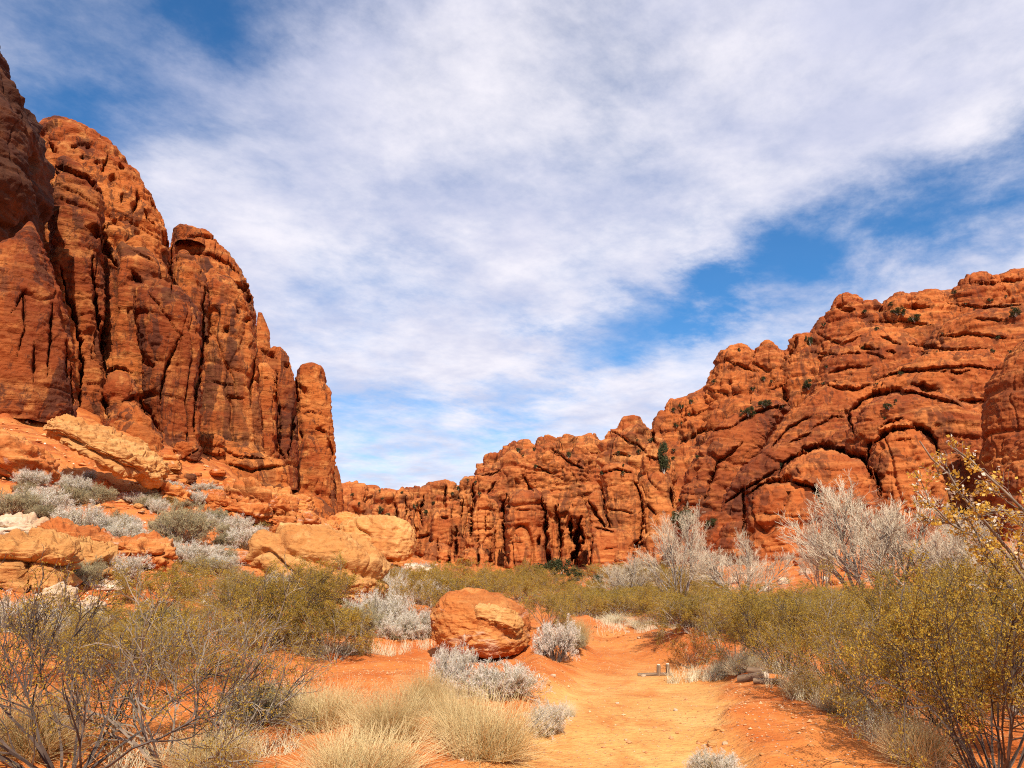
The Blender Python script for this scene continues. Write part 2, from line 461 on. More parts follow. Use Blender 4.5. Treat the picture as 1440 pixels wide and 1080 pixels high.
# soil material, shared by ground and trail (sand colour follows where the trail is worn)
def soil_mat():
    t = NT('red_soil'); P = t.pos()
    tr = t.n('ShaderNodeAttribute', attribute_name='trail').outputs['Fac']
    hl = t.n('ShaderNodeAttribute', attribute_name='bedrock').outputs['Fac']
    a = t.noise(P, .55, 6, .65, .4); b = t.noise(P, 3.2, 6, .7); g = t.noise(P, 22., 4, .7)
    c = t.mix(t.rng(a, .35, .65), (.48, .108, .02), (.64, .20, .044))
    c = t.mix(t.math('MULTIPLY', t.rng(b, .5, .72), .6), c, (.66, .30, .10))
    s = t.mix(t.rng(a, .35, .7), (.66, .30, .08), (.72, .40, .13))
    s = t.mix(t.math('MULTIPLY', t.rng(b, .55, .75), .5), s, (.68, .27, .075))
    pn = t.noise(t.scl(P, (1., .55, 1.)), 1.1, 6, .68, .5)
    c = t.mix(t.math('MULTIPLY', tr, t.rng(pn, .32, .56, .25, 1.)), c, s)
    st = t.noise(t.scl(P, (.25, .25, 3.)), 1., 5, .65, .5)
    rk = t.mix(t.rng(st, .4, .62), (.38, .085, .02), (.58, .20, .05))
    c = t.mix(hl, c, rk)
    c = t.mix(1., c, t.mix(g, (.72, .7, .66), (1.25, 1.27, 1.32)), 'MULTIPLY')
    vo = t.n('ShaderNodeTexVoronoi', i_Vector=P, i_Scale=26.); 
    peb = t.math('MULTIPLY', t.rng(vo.outputs['Distance'], .30, .22), t.rng(t.n('ShaderNodeSeparateColor', i_0=vo.outputs['Color']).outputs[0], .72, .76))
    pc = t.mix(t.n('ShaderNodeSeparateColor', i_0=vo.outputs['Color']).outputs[1], (.30, .10, .04), (.74, .56, .38))
    c = t.mix(t.math('MULTIPLY', peb, t.rng(tr, 1., 0., .5, .95)), c, pc)
    h = t.math('ADD', t.math('MULTIPLY', b, .5), t.math('ADD', t.math('MULTIPLY', g, .25), t.math('MULTIPLY', peb, .25)))
    bp = t.n('ShaderNodeBump', i_Strength=.8, i_Distance=.10, i_Height=t.math('ADD', h, t.math('MULTIPLY', t.noise(P, 4.5, 2, .5, .6), .55)))
    d = t.n('ShaderNodeBsdfPrincipled', i_Base_Color=c, i_Roughness=.95, i_Normal=bp.outputs[0])
    d.inputs['Specular IOR Level'].default_value = .1
    t.n('ShaderNodeOutputMaterial', i_Surface=d.outputs[0])
    return t.m
SOIL = soil_mat()

def build_ground():
    th = np.r_[np.linspace(-math.pi, -.72, 60, endpoint=False), np.linspace(-.72, .72, 900, endpoint=False), np.linspace(.72, math.pi, 60, endpoint=False)]
    r = np.geomspace(.5, 4000, 620)
    T, R = np.meshgrid(th, r)
    x = R*np.sin(T); y = R*np.cos(T)
    z = zground(x, y); m = trail_m(x, y)
    V = np.stack([x, y, z], -1)
    P = np.stack([x, y, 0*x], -1)
    hill = sstep(1.2, 4.5, z)*sstep(-.1, .15, perlin(P/np.array([5., 2.2, 1]), 25)+.5*perlin(P/1.3, 27))*sstep(10, 22, R)
    f = grid_faces(*x.shape, wrap=True)
    mf = m.ravel()[f].mean(1) > .5
    for nm, k in (('ground', ~mf), ('trail', mf)):
        ff = f[k]; u, inv = np.unique(ff, return_inverse=True)
        o = mesh_np(nm, V.reshape(-1, 3)[u], inv.reshape(-1, 4), SOIL, attrs={'trail': (m*(1-.75*sstep(9.5, 13.5, y+.8*perlin(P/1.5, 41))*sstep(0, 1, 1.))).ravel()[u], 'bedrock': hill.ravel()[u]})
        o['kind'] = 'structure'
build_ground()
# ------------------------------------------------------------------ left cliff
# traced clefts: (polyline in photo pixels, half width in pixels, depth in metres)
def _z(x0, y0, k, lst): return [([(x0+x/k, y0+y/k) for x, y in p], w, d) for p, w, d in lst]
CUT_L = _z(0, 300, 2.7, [
 ([(350, 150), (352, 210), (365, 300), (385, 480), (398, 600)], 6, 3.), ([(322, 45), (370, 60), (415, 140), (462, 215)], 9, 3.5), ([(500, 220), (540, 262)], 5, 2),
 ([(655, 110), (650, 290)], 4, 2.5), ([(778, 270), (770, 400), (766, 520), (745, 680), (733, 830)], 4, 2.5), ([(690, 450), (640, 560), (613, 650), (610, 740)], 3, 1.5),
 ([(225, 200), (270, 330), (300, 450), (312, 560), (300, 750)], 6, 3.5), ([(970, 540), (955, 640), (950, 740)], 4, 1.8), ([(1045, 590), (1057, 760), (1050, 890), (1085, 930)], 5, 2.2),
 ([(1122, 590), (1126, 700), (1110, 820), (1098, 930)], 5, 3.), ([(395, 610), (440, 582), (505, 605)], 3, 1.2), ([(465, 712), (530, 700), (575, 765), (612, 835)], 6, 2.2), ([(388, 680), (400, 720), (412, 780)], 7, 3.),
 ([(855, 690), (925, 702)], 3, 1.2), ([(41, 380), (90, 300), (95, 420), (60, 560)], 2.5, .8), ([(200, 340), (192, 450), (180, 620)], 3, .9), ([(130, 480), (128, 640)], 2.5, .7), ([(250, 480), (255, 640)], 2.5, .8),
 ([(680, 92), (760, 82), (835, 95)], 2.5, 1.), ([(700, 150), (800, 155), (870, 190), (912, 235)], 3, 1.2), ([(890, 255), (935, 295), (952, 345)], 8, 2.4), ([(900, 350), (905, 380)], 7, 1.5), ([(935, 395), (940, 415)], 6, 1.3), ([(845, 430), (875, 445)], 5, 1.2),
 ([(1128, 640), (1172, 690)], 6, 1.5), ([(1200, 822), (1245, 832)], 6, 1.5), ([(1112, 765), (1180, 750), (1245, 775)], 2.2, .8), ([(1245, 620), (1250, 660)], 5, 1.5), ([(1250, 850), (1262, 930)], 5, 2.),
 ([(855, 950), (960, 972), (1100, 955)], 4, 1.6), ([(850, 905), (920, 930), (1010, 930)], 2.5, .9), ([(540, 560), (590, 580)], 5, 1.3), ([(560, 300), (600, 340), (660, 430), (700, 470)], 2.2, .7), ([(860, 560), (890, 640), (900, 720)], 2.5, .8),
 ([(760, 620), (850, 650), (950, 655)], 2, .6), ([(980, 620), (1040, 630)], 2, .6), ([(480, 350), (500, 420)], 2.5, .7), ([(990, 520), (1060, 560)], 5, 1.3), ([(1085, 570), (1095, 590)], 5, 1.2), ([(270, 560), (275, 720)], 2.5, .8)])
CUT_L += _z(0, 0, 2.7, [([(195, 632), (260, 640), (330, 668), (388, 735)], 4.5, 1.8), ([(185, 535), (222, 585)], 6, 1.8), ([(283, 545), (285, 560)], 6, 1.8), ([(328, 550), (332, 565)], 4.5, 1.4), ([(312, 590), (310, 605)], 3.5, 1), ([(412, 585), (380, 655)], 5, 1.8), ([(370, 605), (365, 625)], 4, 1.2),
 ([(455, 610), (470, 640)], 7, 2.), ([(435, 655), (425, 690)], 5, 1.5), ([(522, 718), (503, 805)], 5, 1.8), ([(470, 730), (460, 770)], 3, 1), ([(550, 790), (592, 862)], 6, 2.), ([(560, 740), (600, 800)], 3, 1.), ([(620, 875), (642, 945)], 7, 2.5), ([(640, 960), (650, 1080)], 5, 2.),
 ([(210, 700), (300, 730), (380, 790)], 1.8, .5), ([(215, 750), (320, 790)], 1.6, .4), ([(440, 800), (560, 880), (640, 930)], 2, .6), ([(480, 930), (600, 1000)], 2, .5)])
CUT_C = _z(450, 560, 2.8235, [([(412, 385), (400, 440), (405, 510)], 3.5, 7), ([(498, 350), (492, 400), (505, 450)], 4, 7), ([(612, 340), (605, 440), (600, 560)], 4, 8), ([(628, 540), (625, 700)], 2.5, 5), ([(733, 380), (728, 460), (738, 600), (745, 660)], 5, 9), ([(885, 390), (895, 500), (905, 640), (915, 680)], 5, 10), ([(868, 540), (872, 590)], 4, 6),
 ([(940, 430), (950, 520), (958, 640)], 6, 12), ([(992, 470), (998, 570)], 7, 12), ([(1040, 470), (1020, 580), (1005, 700)], 11, 16), ([(338, 385), (345, 470)], 3, 6), ([(300, 400), (305, 500)], 2.5, 5), ([(468, 560), (470, 690)], 2.5, 5), ([(545, 500), (540, 640)], 3, 6), ([(515, 620), (512, 700)], 2.5, 4), ([(570, 400), (560, 480)], 3, 6), ([(690, 560), (700, 520)], 5, 4), ([(660, 450), (655, 540)], 2.5, 4),
 ([(760, 440), (890, 450)], 1.8, 1.5), ([(750, 572), (905, 568)], 1.8, 1.5), ([(650, 650), (690, 650)], 4, 2.5), ([(700, 680), (725, 690)], 5, 3), ([(745, 390), (755, 440)], 2.5, 4), ([(480, 470), (510, 475)], 3, 3), ([(370, 560), (450, 540)], 2, 2), ([(800, 300), (850, 370)], 2.5, 4), ([(920, 200), (1000, 260), (1050, 280)], 2.5, 4), ([(700, 330), (660, 380)], 2.5, 4), ([(860, 270), (930, 300)], 2, 3), ([(640, 310), (720, 290)], 2, 3)])
CUT_T = _z(450, 560, 2.8235, [([(1060, 395), (1110, 480), (1135, 515)], 4, 5), ([(1120, 340), (1130, 440), (1150, 515)], 3, 4), ([(1285, 440), (1272, 560), (1230, 590)], 4, 5), ([(1110, 300), (1180, 280), (1245, 300)], 3, 3), ([(1225, 598), (1290, 575)], 6, 4), ([(1250, 330), (1275, 400), (1285, 480)], 3.5, 5), ([(1080, 515), (1180, 530)], 3, 3), ([(1085, 540), (1070, 700)], 2.5, 2.5), ([(1120, 600), (1180, 590)], 2, 1), ([(1150, 130), (1260, 180), (1300, 220)], 2.5, 3), ([(1160, 220), (1230, 230)], 2.5, 2.5), ([(1130, 440), (1270, 460)], 1.8, 1.2), ([(1240, 610), (1250, 700)], 3, 3), ([(1310, 120), (1330, 180)], 5, 5), ([(1300, 420), (1340, 470)], 3, 2), ([(1290, 230), (1400, 250)], 2, 2), ([(1390, 350), (1400, 440)], 4, 4)])
CUT_R = _z(900, 360, 2.6667, [([(800, 665), (780, 585), (830, 535), (950, 500), (1060, 512), (1200, 560)], 4, 5), ([(845, 790), (866, 700), (950, 642), (1050, 640), (1105, 690), (1120, 760)], 4.5, 5), ([(880, 800), (905, 900)], 6, 5), ([(522, 830), (530, 775), (600, 733), (680, 708), (760, 724), (838, 762), (888, 850), (893, 900)], 4.5, 5), ([(386, 1040), (390, 890), (470, 845), (560, 838), (640, 858), (674, 890), (682, 940)], 4.5, 5), ([(400, 895), (480, 868), (560, 866), (640, 880), (664, 897)], 1.6, .9), ([(150, 705), (220, 660), (335, 640)], 5, 5), ([(330, 650), (420, 590), (520, 560), (600, 555)], 3, 4), ([(240, 920), (262, 840), (300, 765), (385, 700)], 6, 5), ([(320, 930), (390, 870), (520, 800)], 5, 4), ([(530, 800), (560, 760), (610, 735)], 4, 3),
 ([(640, 650), (720, 600), (780, 600)], 3, 3), ([(880, 468), (950, 435), (1100, 420), (1200, 408), (1360, 425)], 3.5, 5), ([(1130, 432), (1235, 428)], 6, 5), ([(1010, 475), (1125, 500)], 6, 5), ([(700, 440), (780, 415), (870, 410)], 3, 4), ([(740, 372), (850, 358), (960, 392)], 2.5, 3), ([(530, 490), (555, 550)], 7, 5), ([(735, 190), (810, 198)], 6, 5), ([(975, 192), (1095, 188)], 4, 5), ([(590, 300), (560, 380)], 4, 4), ([(640, 360), (740, 370)], 3, 3), ([(1190, 540), (1310, 538)], 4, 5), ([(1245, 100), (1355, 98)], 3.5, 4), ([(1350, 92), (1435, 90)], 4, 4),
 ([(310, 380), (400, 420), (450, 430)], 3, 4), ([(420, 400), (500, 440)], 4, 4), ([(250, 500), (340, 520), (420, 500)], 2.5, 3), ([(160, 600), (260, 570)], 3, 3), ([(450, 520), (560, 470)], 2.5, 3), ([(660, 290), (760, 330), (830, 300)], 2.5, 3), ([(860, 250), (1000, 240), (1100, 260)], 3, 4), ([(1120, 300), (1250, 290), (1400, 310)], 2.5, 4), ([(1000, 330), (1150, 350), (1300, 345)], 2.5, 4), ([(900, 300), (980, 330)], 3, 4), ([(1150, 180), (1300, 190), (1430, 180)], 3, 4), ([(700, 480), (800, 500), (860, 480)], 4, 4), ([(560, 700), (640, 660)], 4, 4), ([(490, 720), (560, 640), (640, 600)], 3, 4), ([(1250, 230), (1380, 240)], 2.5, 3), ([(820, 340), (900, 350)], 5, 4), ([(920, 350), (960, 360)], 5, 4), ([(390, 900), (395, 1060)], 4, 2.5), ([(690, 880), (680, 930)], 4, 3), ([(900, 640), (990, 600)], 5, 3), ([(930, 690), (1050, 680)], 2, 1.5), ([(620, 800), (860, 800)], 1.8, .8), ([(430, 960), (640, 980)], 1.6, .6)])
LC = empty('sandstone_cliff', at(220, 640, 62), 'tall red sandstone cliff of domes and columns rising above the brushy slope', 'cliff')
CUT_R = [(p, w_*(1. if d_ == 5 and i_ < 5 else .72), d_*(1. if i_ < 5 else .75)) for i_, (p, w_, d_) in enumerate(CUT_R)]
VP = dict(bulge=.2, strata=.09, crack=.45, joint=.42, pocket=.12, fine=.75, jz=26., flute=.4)
def L(name, rows, Y, **k):
    p = dict(VP); p.update(k.pop('p', {})); k.setdefault('s', 1.5)
    k['depth'] = k.get('depth', .8)*1.15; k['n'] = min(k.get('n', 2.6), 2.35) if 'rot' not in k else k['n']
    return body(name, rows, Y, k.pop('mat', ROCK_L), LC, p=p, cuts=CUT_L, **k)
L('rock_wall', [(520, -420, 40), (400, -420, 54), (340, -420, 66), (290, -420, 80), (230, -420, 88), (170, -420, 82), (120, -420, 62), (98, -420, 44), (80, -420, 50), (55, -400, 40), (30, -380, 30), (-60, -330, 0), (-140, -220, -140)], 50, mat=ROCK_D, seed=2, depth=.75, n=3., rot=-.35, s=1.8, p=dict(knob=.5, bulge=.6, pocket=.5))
L('rock_flake', [(600, -90, 112), (570, -85, 112), (490, -75, 111), (440, -60, 97), (375, -20, 78), (345, 8, 66), (325, 28, 54), (312, 40, 46)], 43, mat=ROCK_LV, seed=3, depth=.7, n=2.6, s=1.2, p=dict(pocket=.2))
L('rock_dome', [(620, 30, 250), (560, 32, 250), (450, 38, 250), (400, 40, 247), (350, 42, 246), (300, 44, 233), (250, 46, 203), (205, 50, 163), (183, 56, 128), (174, 66, 106), (170, 80, 92)], 74, seed=4, depth=.8, n=2.5, s=1.5, p=dict(pocket=.35))
L('rock_dome', [(620, 60, 155), (570, 62, 150), (450, 66, 146), (340, 70, 147), (280, 72, 147), (252, 74, 137), (232, 78, 118), (222, 86, 104)], 63, mat=ROCK_LV, seed=5, depth=.75, n=2.7, s=1.4, p=dict(pocket=.3))
L('rock_column', [(630, 138, 262), (560, 140, 258), (450, 140, 248), (380, 136, 240), (335, 134, 200), (318, 140, 170), (312, 148, 158)], 69, seed=6, depth=.75, n=2.8, s=1.5, p=dict(joint=.5))
L('rock_buttress', [(640, 218, 280), (600, 212, 280), (545, 204, 284), (480, 194, 287), (440, 188, 282), (418, 190, 268), (404, 204, 250), (399, 218, 236)], 66, mat=ROCK_LV, seed=7, depth=.8, n=2.5, s=1.3, p=dict(joint=.5))
L('rock_dome', [(640, 240, 362), (520, 240, 362), (450, 241, 361), (415, 241, 356), (385, 242, 342), (355, 242, 322), (336, 244, 303), (328, 248, 290)], 92, seed=8, depth=.85, n=2.5, s=1.6, p=dict(pocket=.25))
L('cap_rock', [(345, 246, 290), (334, 242, 288), (327, 243, 286), (321, 250, 277)], 88, seed=9, depth=.9, n=2.6, s=.8)
L('rock_knob', [(470, 240, 292), (420, 241, 292), (385, 243, 289), (364, 246, 276), (353, 252, 264)], 80, seed=10, depth=.8, s=1.3)
L('rock_column', [(680, 262, 372), (600, 266, 368), (520, 270, 362), (450, 274, 357), (410, 280, 346), (388, 288, 326), (378, 296, 312)], 84, seed=11, depth=.75, n=2.7, s=1.5, p=dict(joint=.5))
L('rock_knob', [(560, 352, 384), (500, 356, 382), (465, 360, 379), (447, 362, 372), (440, 363, 369)], 108, seed=12, depth=.9, s=1.4)
L('rock_column', [(690, 350, 420), (600, 352, 418), (540, 362, 416), (512, 368, 410), (496, 375, 402), (488, 384, 395)], 104, mat=ROCK_LV, seed=13, depth=.85, n=2.5, s=1.5, p=dict(joint=.5))
L('rock_column', [(690, 352, 392), (600, 355, 391), (540, 357, 390), (520, 360, 384), (511, 366, 378)], 96, seed=14, depth=.85, s=1.3)
L('rock_pillar', [(760, 402, 474), (700, 405, 472), (640, 409, 470), (590, 412, 467), (545, 414, 464), (525, 418, 457), (514, 425, 449), (511, 432, 441)], 112, seed=15, depth=.9, n=2.5, s=1.6, p=dict(pocket=.7, joint=.7))
L('rock_knob', [(770, 450, 484), (700, 458, 482), (668, 462, 478), (655, 465, 474)], 120, seed=16, depth=.9, s=1.4)
L('rock_ledge', [(760, 262, 420), (700, 262, 414), (668, 268, 409), (650, 274, 402), (630, 280, 350), (618, 284, 310)], 78, seed=17, depth=.5, n=2.7, s=1.3, p=dict(dip=(.25, .04)))
L('rock_knob', [(640, 140, 200), (590, 143, 200), (550, 146, 195), (530, 152, 186), (522, 160, 176)], 60, seed=18, depth=.8, s=1.1)
L('rock_knob', [(650, 160, 232), (615, 162, 228), (590, 164, 214), (572, 168, 196), (565, 172, 186)], 56, seed=19, depth=.8, s=1.)
L('rock_ledge', [(780, 380, 500), (740, 384, 478), (715, 392, 470), (700, 404, 450), (694, 416, 436)], 90, seed=20, depth=.6, s=1.2)

# ------------------------------------------------------------------ central canyon wall
SKY_C = np.array([(440, 684), (478, 682), (493, 677), (505, 682), (520, 683), (550, 684), (578, 690), (600, 683), (625, 680), (645, 682), (660, 676), (680, 660), (700, 645), (720, 626), (740, 619), (752, 627), (762, 634), (775, 630), (783, 617), (797, 611), (812, 615), (822, 625), (835, 628), (850, 634)], float)
def skyc(u): return np.interp(u, SKY_C[:, 0], SKY_C[:, 1])
CW = empty('canyon_wall', at(690, 800, 230), 'distant red cliff of narrow columns closing the canyon at its end', 'cliff')
CP_ = dict(bulge=.45, strata=.3, crack=.8, joint=.8, pocket=.2, fine=.9, jz=16., flute=.3)
def C(name, rows, Y, **k):
    p = dict(CP_); p.update(k.pop('p', {})); k.setdefault('s', 2.8)
    return body(name, rows, Y, k.pop('mat', ROCK_C), k.pop('parent', CW), p=p, cuts=k.pop('cuts', CUT_C), **k)
rg = random.Random(5)
# back ridge, broken into rounded lumps along the skyline
u = 430
k = 0
while u < 850:
    w = rg.uniform(26, 60); t = min(skyc(u+w*f) for f in (.25, .5, .75)) + rg.uniform(-1, 4)
    far = 330 if u < 560 else 300
    C('ridge_rock', [(830, u-14, u+w+14), (760, u-10, u+w+10), (t+40, u-7, u+w+7), (t+14, u, u+w), (t+4, u+w*.16, u+w*.84), (t, u+w*.36, u+w*.66)], far+rg.uniform(-14, 14), seed=30+k, depth=.9, n=2.6, s=3.4, q=1.3, p=dict(pocket=.6, knob=.9))
    u += w*.72; k += 1
for (pu, pv, pw) in ((738, 618, 34), (798, 610, 34), (722, 632, 30), (815, 622, 34), (770, 634, 26), (700, 650, 34), (684, 664, 30), (752, 642, 40), (845, 640, 24), (505, 680, 26), (600, 682, 24)):
    C('ridge_rock', [(pv+90, pu-pw*.7, pu+pw*.7), (pv+30, pu-pw*.55, pu+pw*.55), (pv+10, pu-pw*.42, pu+pw*.42), (pv+2, pu-pw*.22, pu+pw*.22), (pv, pu-pw*.08, pu+pw*.08)], 272+rg.uniform(-8, 8), seed=50+k, depth=.9, s=2.6, q=1.3, p=dict(knob=.8)); k += 1
# front columns
COLS = [(548, 22, 720), (566, 24, 708), (588, 26, 700), (604, 30, 716), (622, 30, 696), (640, 24, 704), (655, 26, 694), (676, 34, 694), (692, 22, 702), (740, 60, 690), (776, 20, 700), (791, 22, 696), (812, 26, 700), (706, 22, 730), (800, 22, 742), (572, 36, 752), (616, 40, 764), (668, 40, 770)]
for i, (cu, cw, ct) in enumerate(COLS):
    Yc = 225+rg.uniform(-15, 17) - (8 if cw > 45 else 0) - (14 if ct > 725 else 0) + (22 if 785 < cu < 820 else 0)
    C('rock_column', [(850, cu-cw*.56, cu+cw*.56), (800, cu-cw*.53, cu+cw*.53), (ct+40, cu-cw*.5, cu+cw*.5), (ct+12, cu-cw*.44, cu+cw*.44), (ct+3, cu-cw*.3, cu+cw*.3), (ct, cu-cw*.12, cu+cw*.12)], Yc, seed=70+i, depth=1., n=2.4, s=2.2, q=1.3, p=dict(joint=1., bulge=.25, pocket=.15))
# tilted upper shoulder between columns and ridge
C('rock_shoulder', [(840, 640, 870), (720, 650, 860), (690, 660, 850), (665, 690, 845), (648, 715, 835), (640, 740, 820)], 258, seed=95, depth=.25, s=3., q=1.4, p=dict(knob=1.2, pocket=.6))

# tower right of the centre
TW = empty('rock_tower', at(890, 810, 170), 'bulging red rock tower standing beside the central wall at a dark cleft', 'rock tower')
def T(name, rows, Y, **k): return C(name, rows, Y, parent=TW, cuts=CUT_T, **k)
T('tower_crown', [(790, 842, 955), (700, 842, 950), (660, 846, 946), (625, 850, 930), (606, 858, 914), (594, 872, 900), (585, 882, 892)], 196, seed=101, depth=.8, s=2.2, p=dict(knob=.9))
T('rock_bulge', [(790, 850, 906), (755, 852, 904), (720, 848, 906), (690, 848, 898), (664, 846, 893), (655, 856, 884), (651, 864, 876)], 172, seed=102, depth=.85, s=2., p=dict(joint=.4))
T('rock_column', [(800, 892, 952), (740, 896, 950), (690, 898, 946), (650, 900, 934), (625, 905, 924), (616, 911, 918)], 180, seed=103, depth=.85, s=2.)
T('rock_foot', [(850, 824, 900), (800, 828, 894), (765, 832, 888), (750, 838, 880), (744, 848, 868)], 160, seed=104, depth=.8, n=3., s=1.9, p=dict(joint=.6))
T('leaning_block', [(760, 836, 856), (735, 830, 852), (710, 825, 850), (696, 830, 848), (689, 838, 845)], 168, seed=105, depth=.7, s=1.6)
T('rock_foot', [(850, 884, 960), (800, 890, 958), (770, 896, 954), (755, 904, 944), (748, 914, 930)], 165, seed=106, depth=.8, s=1.8)

# ------------------------------------------------------------------ right slope
SKY_R = np.array([(880, 640), (900, 612), (915, 598), (930, 576), (945, 561), (962, 560), (985, 550), (1000, 535), (1010, 510), (1025, 491), (1040, 486), (1060, 491), (1078, 479), (1095, 487), (1102, 490), (1120, 470), (1145, 464), (1152, 450), (1175, 424), (1186, 413), (1205, 416), (1225, 426), (1236, 428), (1250, 416), (1270, 412), (1300, 409), (1340, 408), (1356, 390), (1375, 384), (1405, 386), (1420, 378), (1440, 378), (1500, 368), (1600, 350), (1800, 320), (2000, 330)], float)
RS = empty('slickrock_slope', at(1250, 720, 120), 'broad red slickrock mountainside of layered ledges beyond the pale bare trees', 'rock slope')
def slope_sheet():
    us = np.arange(872, 1960, 1.7)
    skyv = np.interp(us, SKY_R[:, 0], SKY_R[:, 1])
    k = np.hanning(7); k /= k.sum(); skyv = np.convolve(np.pad(skyv, 3, 'edge'), k, 'valid')
    bas = np.interp(us, [870, 950, 1100, 1300, 1440, 2000], [800, 790, 800, 790, 770, 760])
    Yb = np.interp(us, [870, 950, 1050, 1200, 1440, 2000], [195, 182, 168, 162, 152, 140])
    Yt = np.interp(us, [870, 950, 1050, 1200, 1440, 2000], [235, 246, 242, 236, 228, 220])
    t = np.r_[np.linspace(0, 1, 270), np.linspace(1.01, 1.35, 26)]
    Tt, U = np.meshgrid(t, us, indexing='ij')
    tc = np.clip(Tt, 0, 1)
    g = at(U[0], skyv, Yt)[None]*tc[..., None]**1 + at(U[0], bas, Yb)[None]*(1-tc[..., None])
    # steeper foot, gentler shoulder
    lo = at(U, bas+(skyv-bas)*tc, Yb+(Yt-Yb)*(tc**1.5))
    G = lo.copy()
    over = np.clip(Tt-1, 0, 1)
    G[..., 1] += over*200; G[..., 2] -= over**1.0*90
    N = grid_normals(G)
    if N[100, 300, 1] > 0: N = -N
    p = dict(bulge=.7, bil=.5, bilst=(1, 1, 1.9), knob=1.1, strata=1.3, crack=1.45, joint=.35, pocket=.6, fine=1., dip=(-.13, .05))
    d = rock_disp(G, 3.4, 121, p)
    P = G
    d = d + 4.*np.abs(perlin(P/np.array([34, 34, 20.]), 131)) + 7*fbm(P/60, 2, 133) - 2
    d = np.minimum(d*(.35+.65*sstep(.2, .6, Tt)), 2+8*sstep(.35, .8, Tt))
    d = d+(.3+.7*sstep(.25, .6, Tt))*rock_disp(G, 1.3, 122, dict(bulge=.2, knob=.8, strata=1.2, crack=1.3, joint=.25, pocket=.4, fine=1.2, dip=(-.13, .05)))*(.45+.55*sstep(-.3, .2, perlin(P/14, 134)))
    d = d+sstep(.3, .6, Tt)*.9*rock_disp(G, .75, 123, dict(bulge=.1, knob=.7, strata=1.3, crack=1.4, joint=.2, pocket=.2, fine=1., dip=(-.13, .05)))
    edge = 1-.75*sstep(.8, 1., Tt)*(Tt <= 1.0) - .75*(Tt > 1.0)
    G = carve(G+N*(d*edge)[..., None], CUT_R)
    return mesh_np('slope_face', G, grid_faces(*Tt.shape), ROCK_R, RS)
slope_sheet()
RP = dict(bulge=.3, strata=.28, crack=.7, joint=.3, pocket=.4, fine=1., dip=(-.1, .04))
def Rr(name, rows, Y, **k):
    p = dict(RP); p.update(k.pop('p', {})); k.setdefault('s', 1.8)
    return body(name, rows, Y, k.pop('mat', ROCK_R), k.pop('parent', RS), p=p, cuts=CUT_R, **k)
# summit knobs
for i, (pu, pv, pw) in enumerate(((945, 560, 26), (1036, 486, 50), (1078, 478, 36), (1190, 412, 46), (1222, 424, 40), (1262, 413, 50), (1300, 410, 60), (1375, 384, 60), (1425, 378, 46), (1012, 520, 36), (1130, 470, 44), (985, 552, 36), (1160, 446, 34), (1345, 408, 44), (1024, 500, 22), (1056, 492, 20), (1098, 492, 20), (1178, 428, 20), (1206, 417, 16), (1246, 424, 18), (1284, 412, 22), (1322, 410, 24), (1358, 396, 22), (1400, 388, 26), (1144, 462, 18), (964, 560, 20), (930, 577, 20))):
    Yp = np.interp(pu, [950, 1050, 1200, 1440], [226, 221, 214, 206])
    Rr('summit_knob', [(pv+95, pu-pw*.95, pu+pw*.95), (pv+34, pu-pw*.66, pu+pw*.62), (pv+12, pu-pw*.45, pu+pw*.45), (pv+3, pu-pw*.25, pu+pw*.25), (pv, pu-pw*.1, pu+pw*.1)], Yp, seed=140+i, depth=.9, s=2.0, p=dict(knob=.7, strata=1.3))
# smooth leaning ridges above the tower cleft
Rr('slab_ridge', [(800, 945, 1040), (740, 948, 1040), (690, 955, 1050), (640, 975, 1070), (600, 1010, 1090), (575, 1050, 1110), (565, 1068, 1095)], 140, seed=161, depth=.7, s=2.2, mat=ROCK_V, p=dict(dip=(.4, .1)))
Rr('slab_ridge', [(800, 1000, 1090), (740, 1008, 1090), (690, 1020, 1110), (655, 1050, 1130), (630, 1080, 1150), (618, 1100, 1140)], 118, seed=162, depth=.6, s=2., mat=ROCK_V, p=dict(dip=(.4, .1)))
Rr('arched_dome', [(720, 1180, 1390), (650, 1186, 1380), (600, 1190, 1372), (572, 1198, 1350), (556, 1222, 1318), (547, 1250, 1290)], 112, seed=163, depth=.6, n=2.7, s=2.2, p=dict(joint=.2, strata=.6, crack=.6))
Rr('rounded_dome', [(790, 1215, 1335), (700, 1217, 1330), (650, 1220, 1318), (620, 1228, 1305), (600, 1240, 1288), (592, 1252, 1274)], 91, seed=164, depth=.75, s=1.7)
Rr('rounded_dome', [(790, 1094, 1245), (720, 1096, 1240), (680, 1098, 1235), (655, 1104, 1222), (640, 1120, 1200), (632, 1140, 1176)], 89, seed=165, depth=.8, n=2.8, s=1.7, p=dict(joint=.3))
Rr('rock_ledge', [(800, 1000, 1075), (770, 1004, 1070), (752, 1010, 1064), (740, 1018, 1054), (734, 1026, 1044)], 96, seed=166, depth=.6, s=1.5)
0 and Rr('rock_shelf', [(720, 1250, 1520), (610, 1260, 1520), (570, 1290, 1510), (545, 1330, 1500), (530, 1370, 1480)], 138, seed=168, depth=.5, s=2.0, p=dict(knob=.7, strata=1.2))
0 and Rr('rock_shelf', [(660, 1150, 1330), (560, 1160, 1330), (535, 1180, 1320), (520, 1215, 1300), (512, 1240, 1280)], 152, seed=169, depth=.5, s=2.0, p=dict(knob=.7, strata=1.2))
0 and Rr('rock_shelf', [(600, 1060, 1180), (560, 1066, 1176), (540, 1080, 1165), (528, 1100, 1150)], 172, seed=170, depth=.5, s=2.0, p=dict(knob=.7, strata=1.2))
Rr('slab_ridge', [(770, 1085, 1200), (720, 1090, 1200), (680, 1110, 1215), (640, 1140, 1230), (605, 1175, 1240), (588, 1195, 1228)], 126, seed=190, depth=.7, s=2., mat=ROCK_V, p=dict(dip=(.4, .1)))
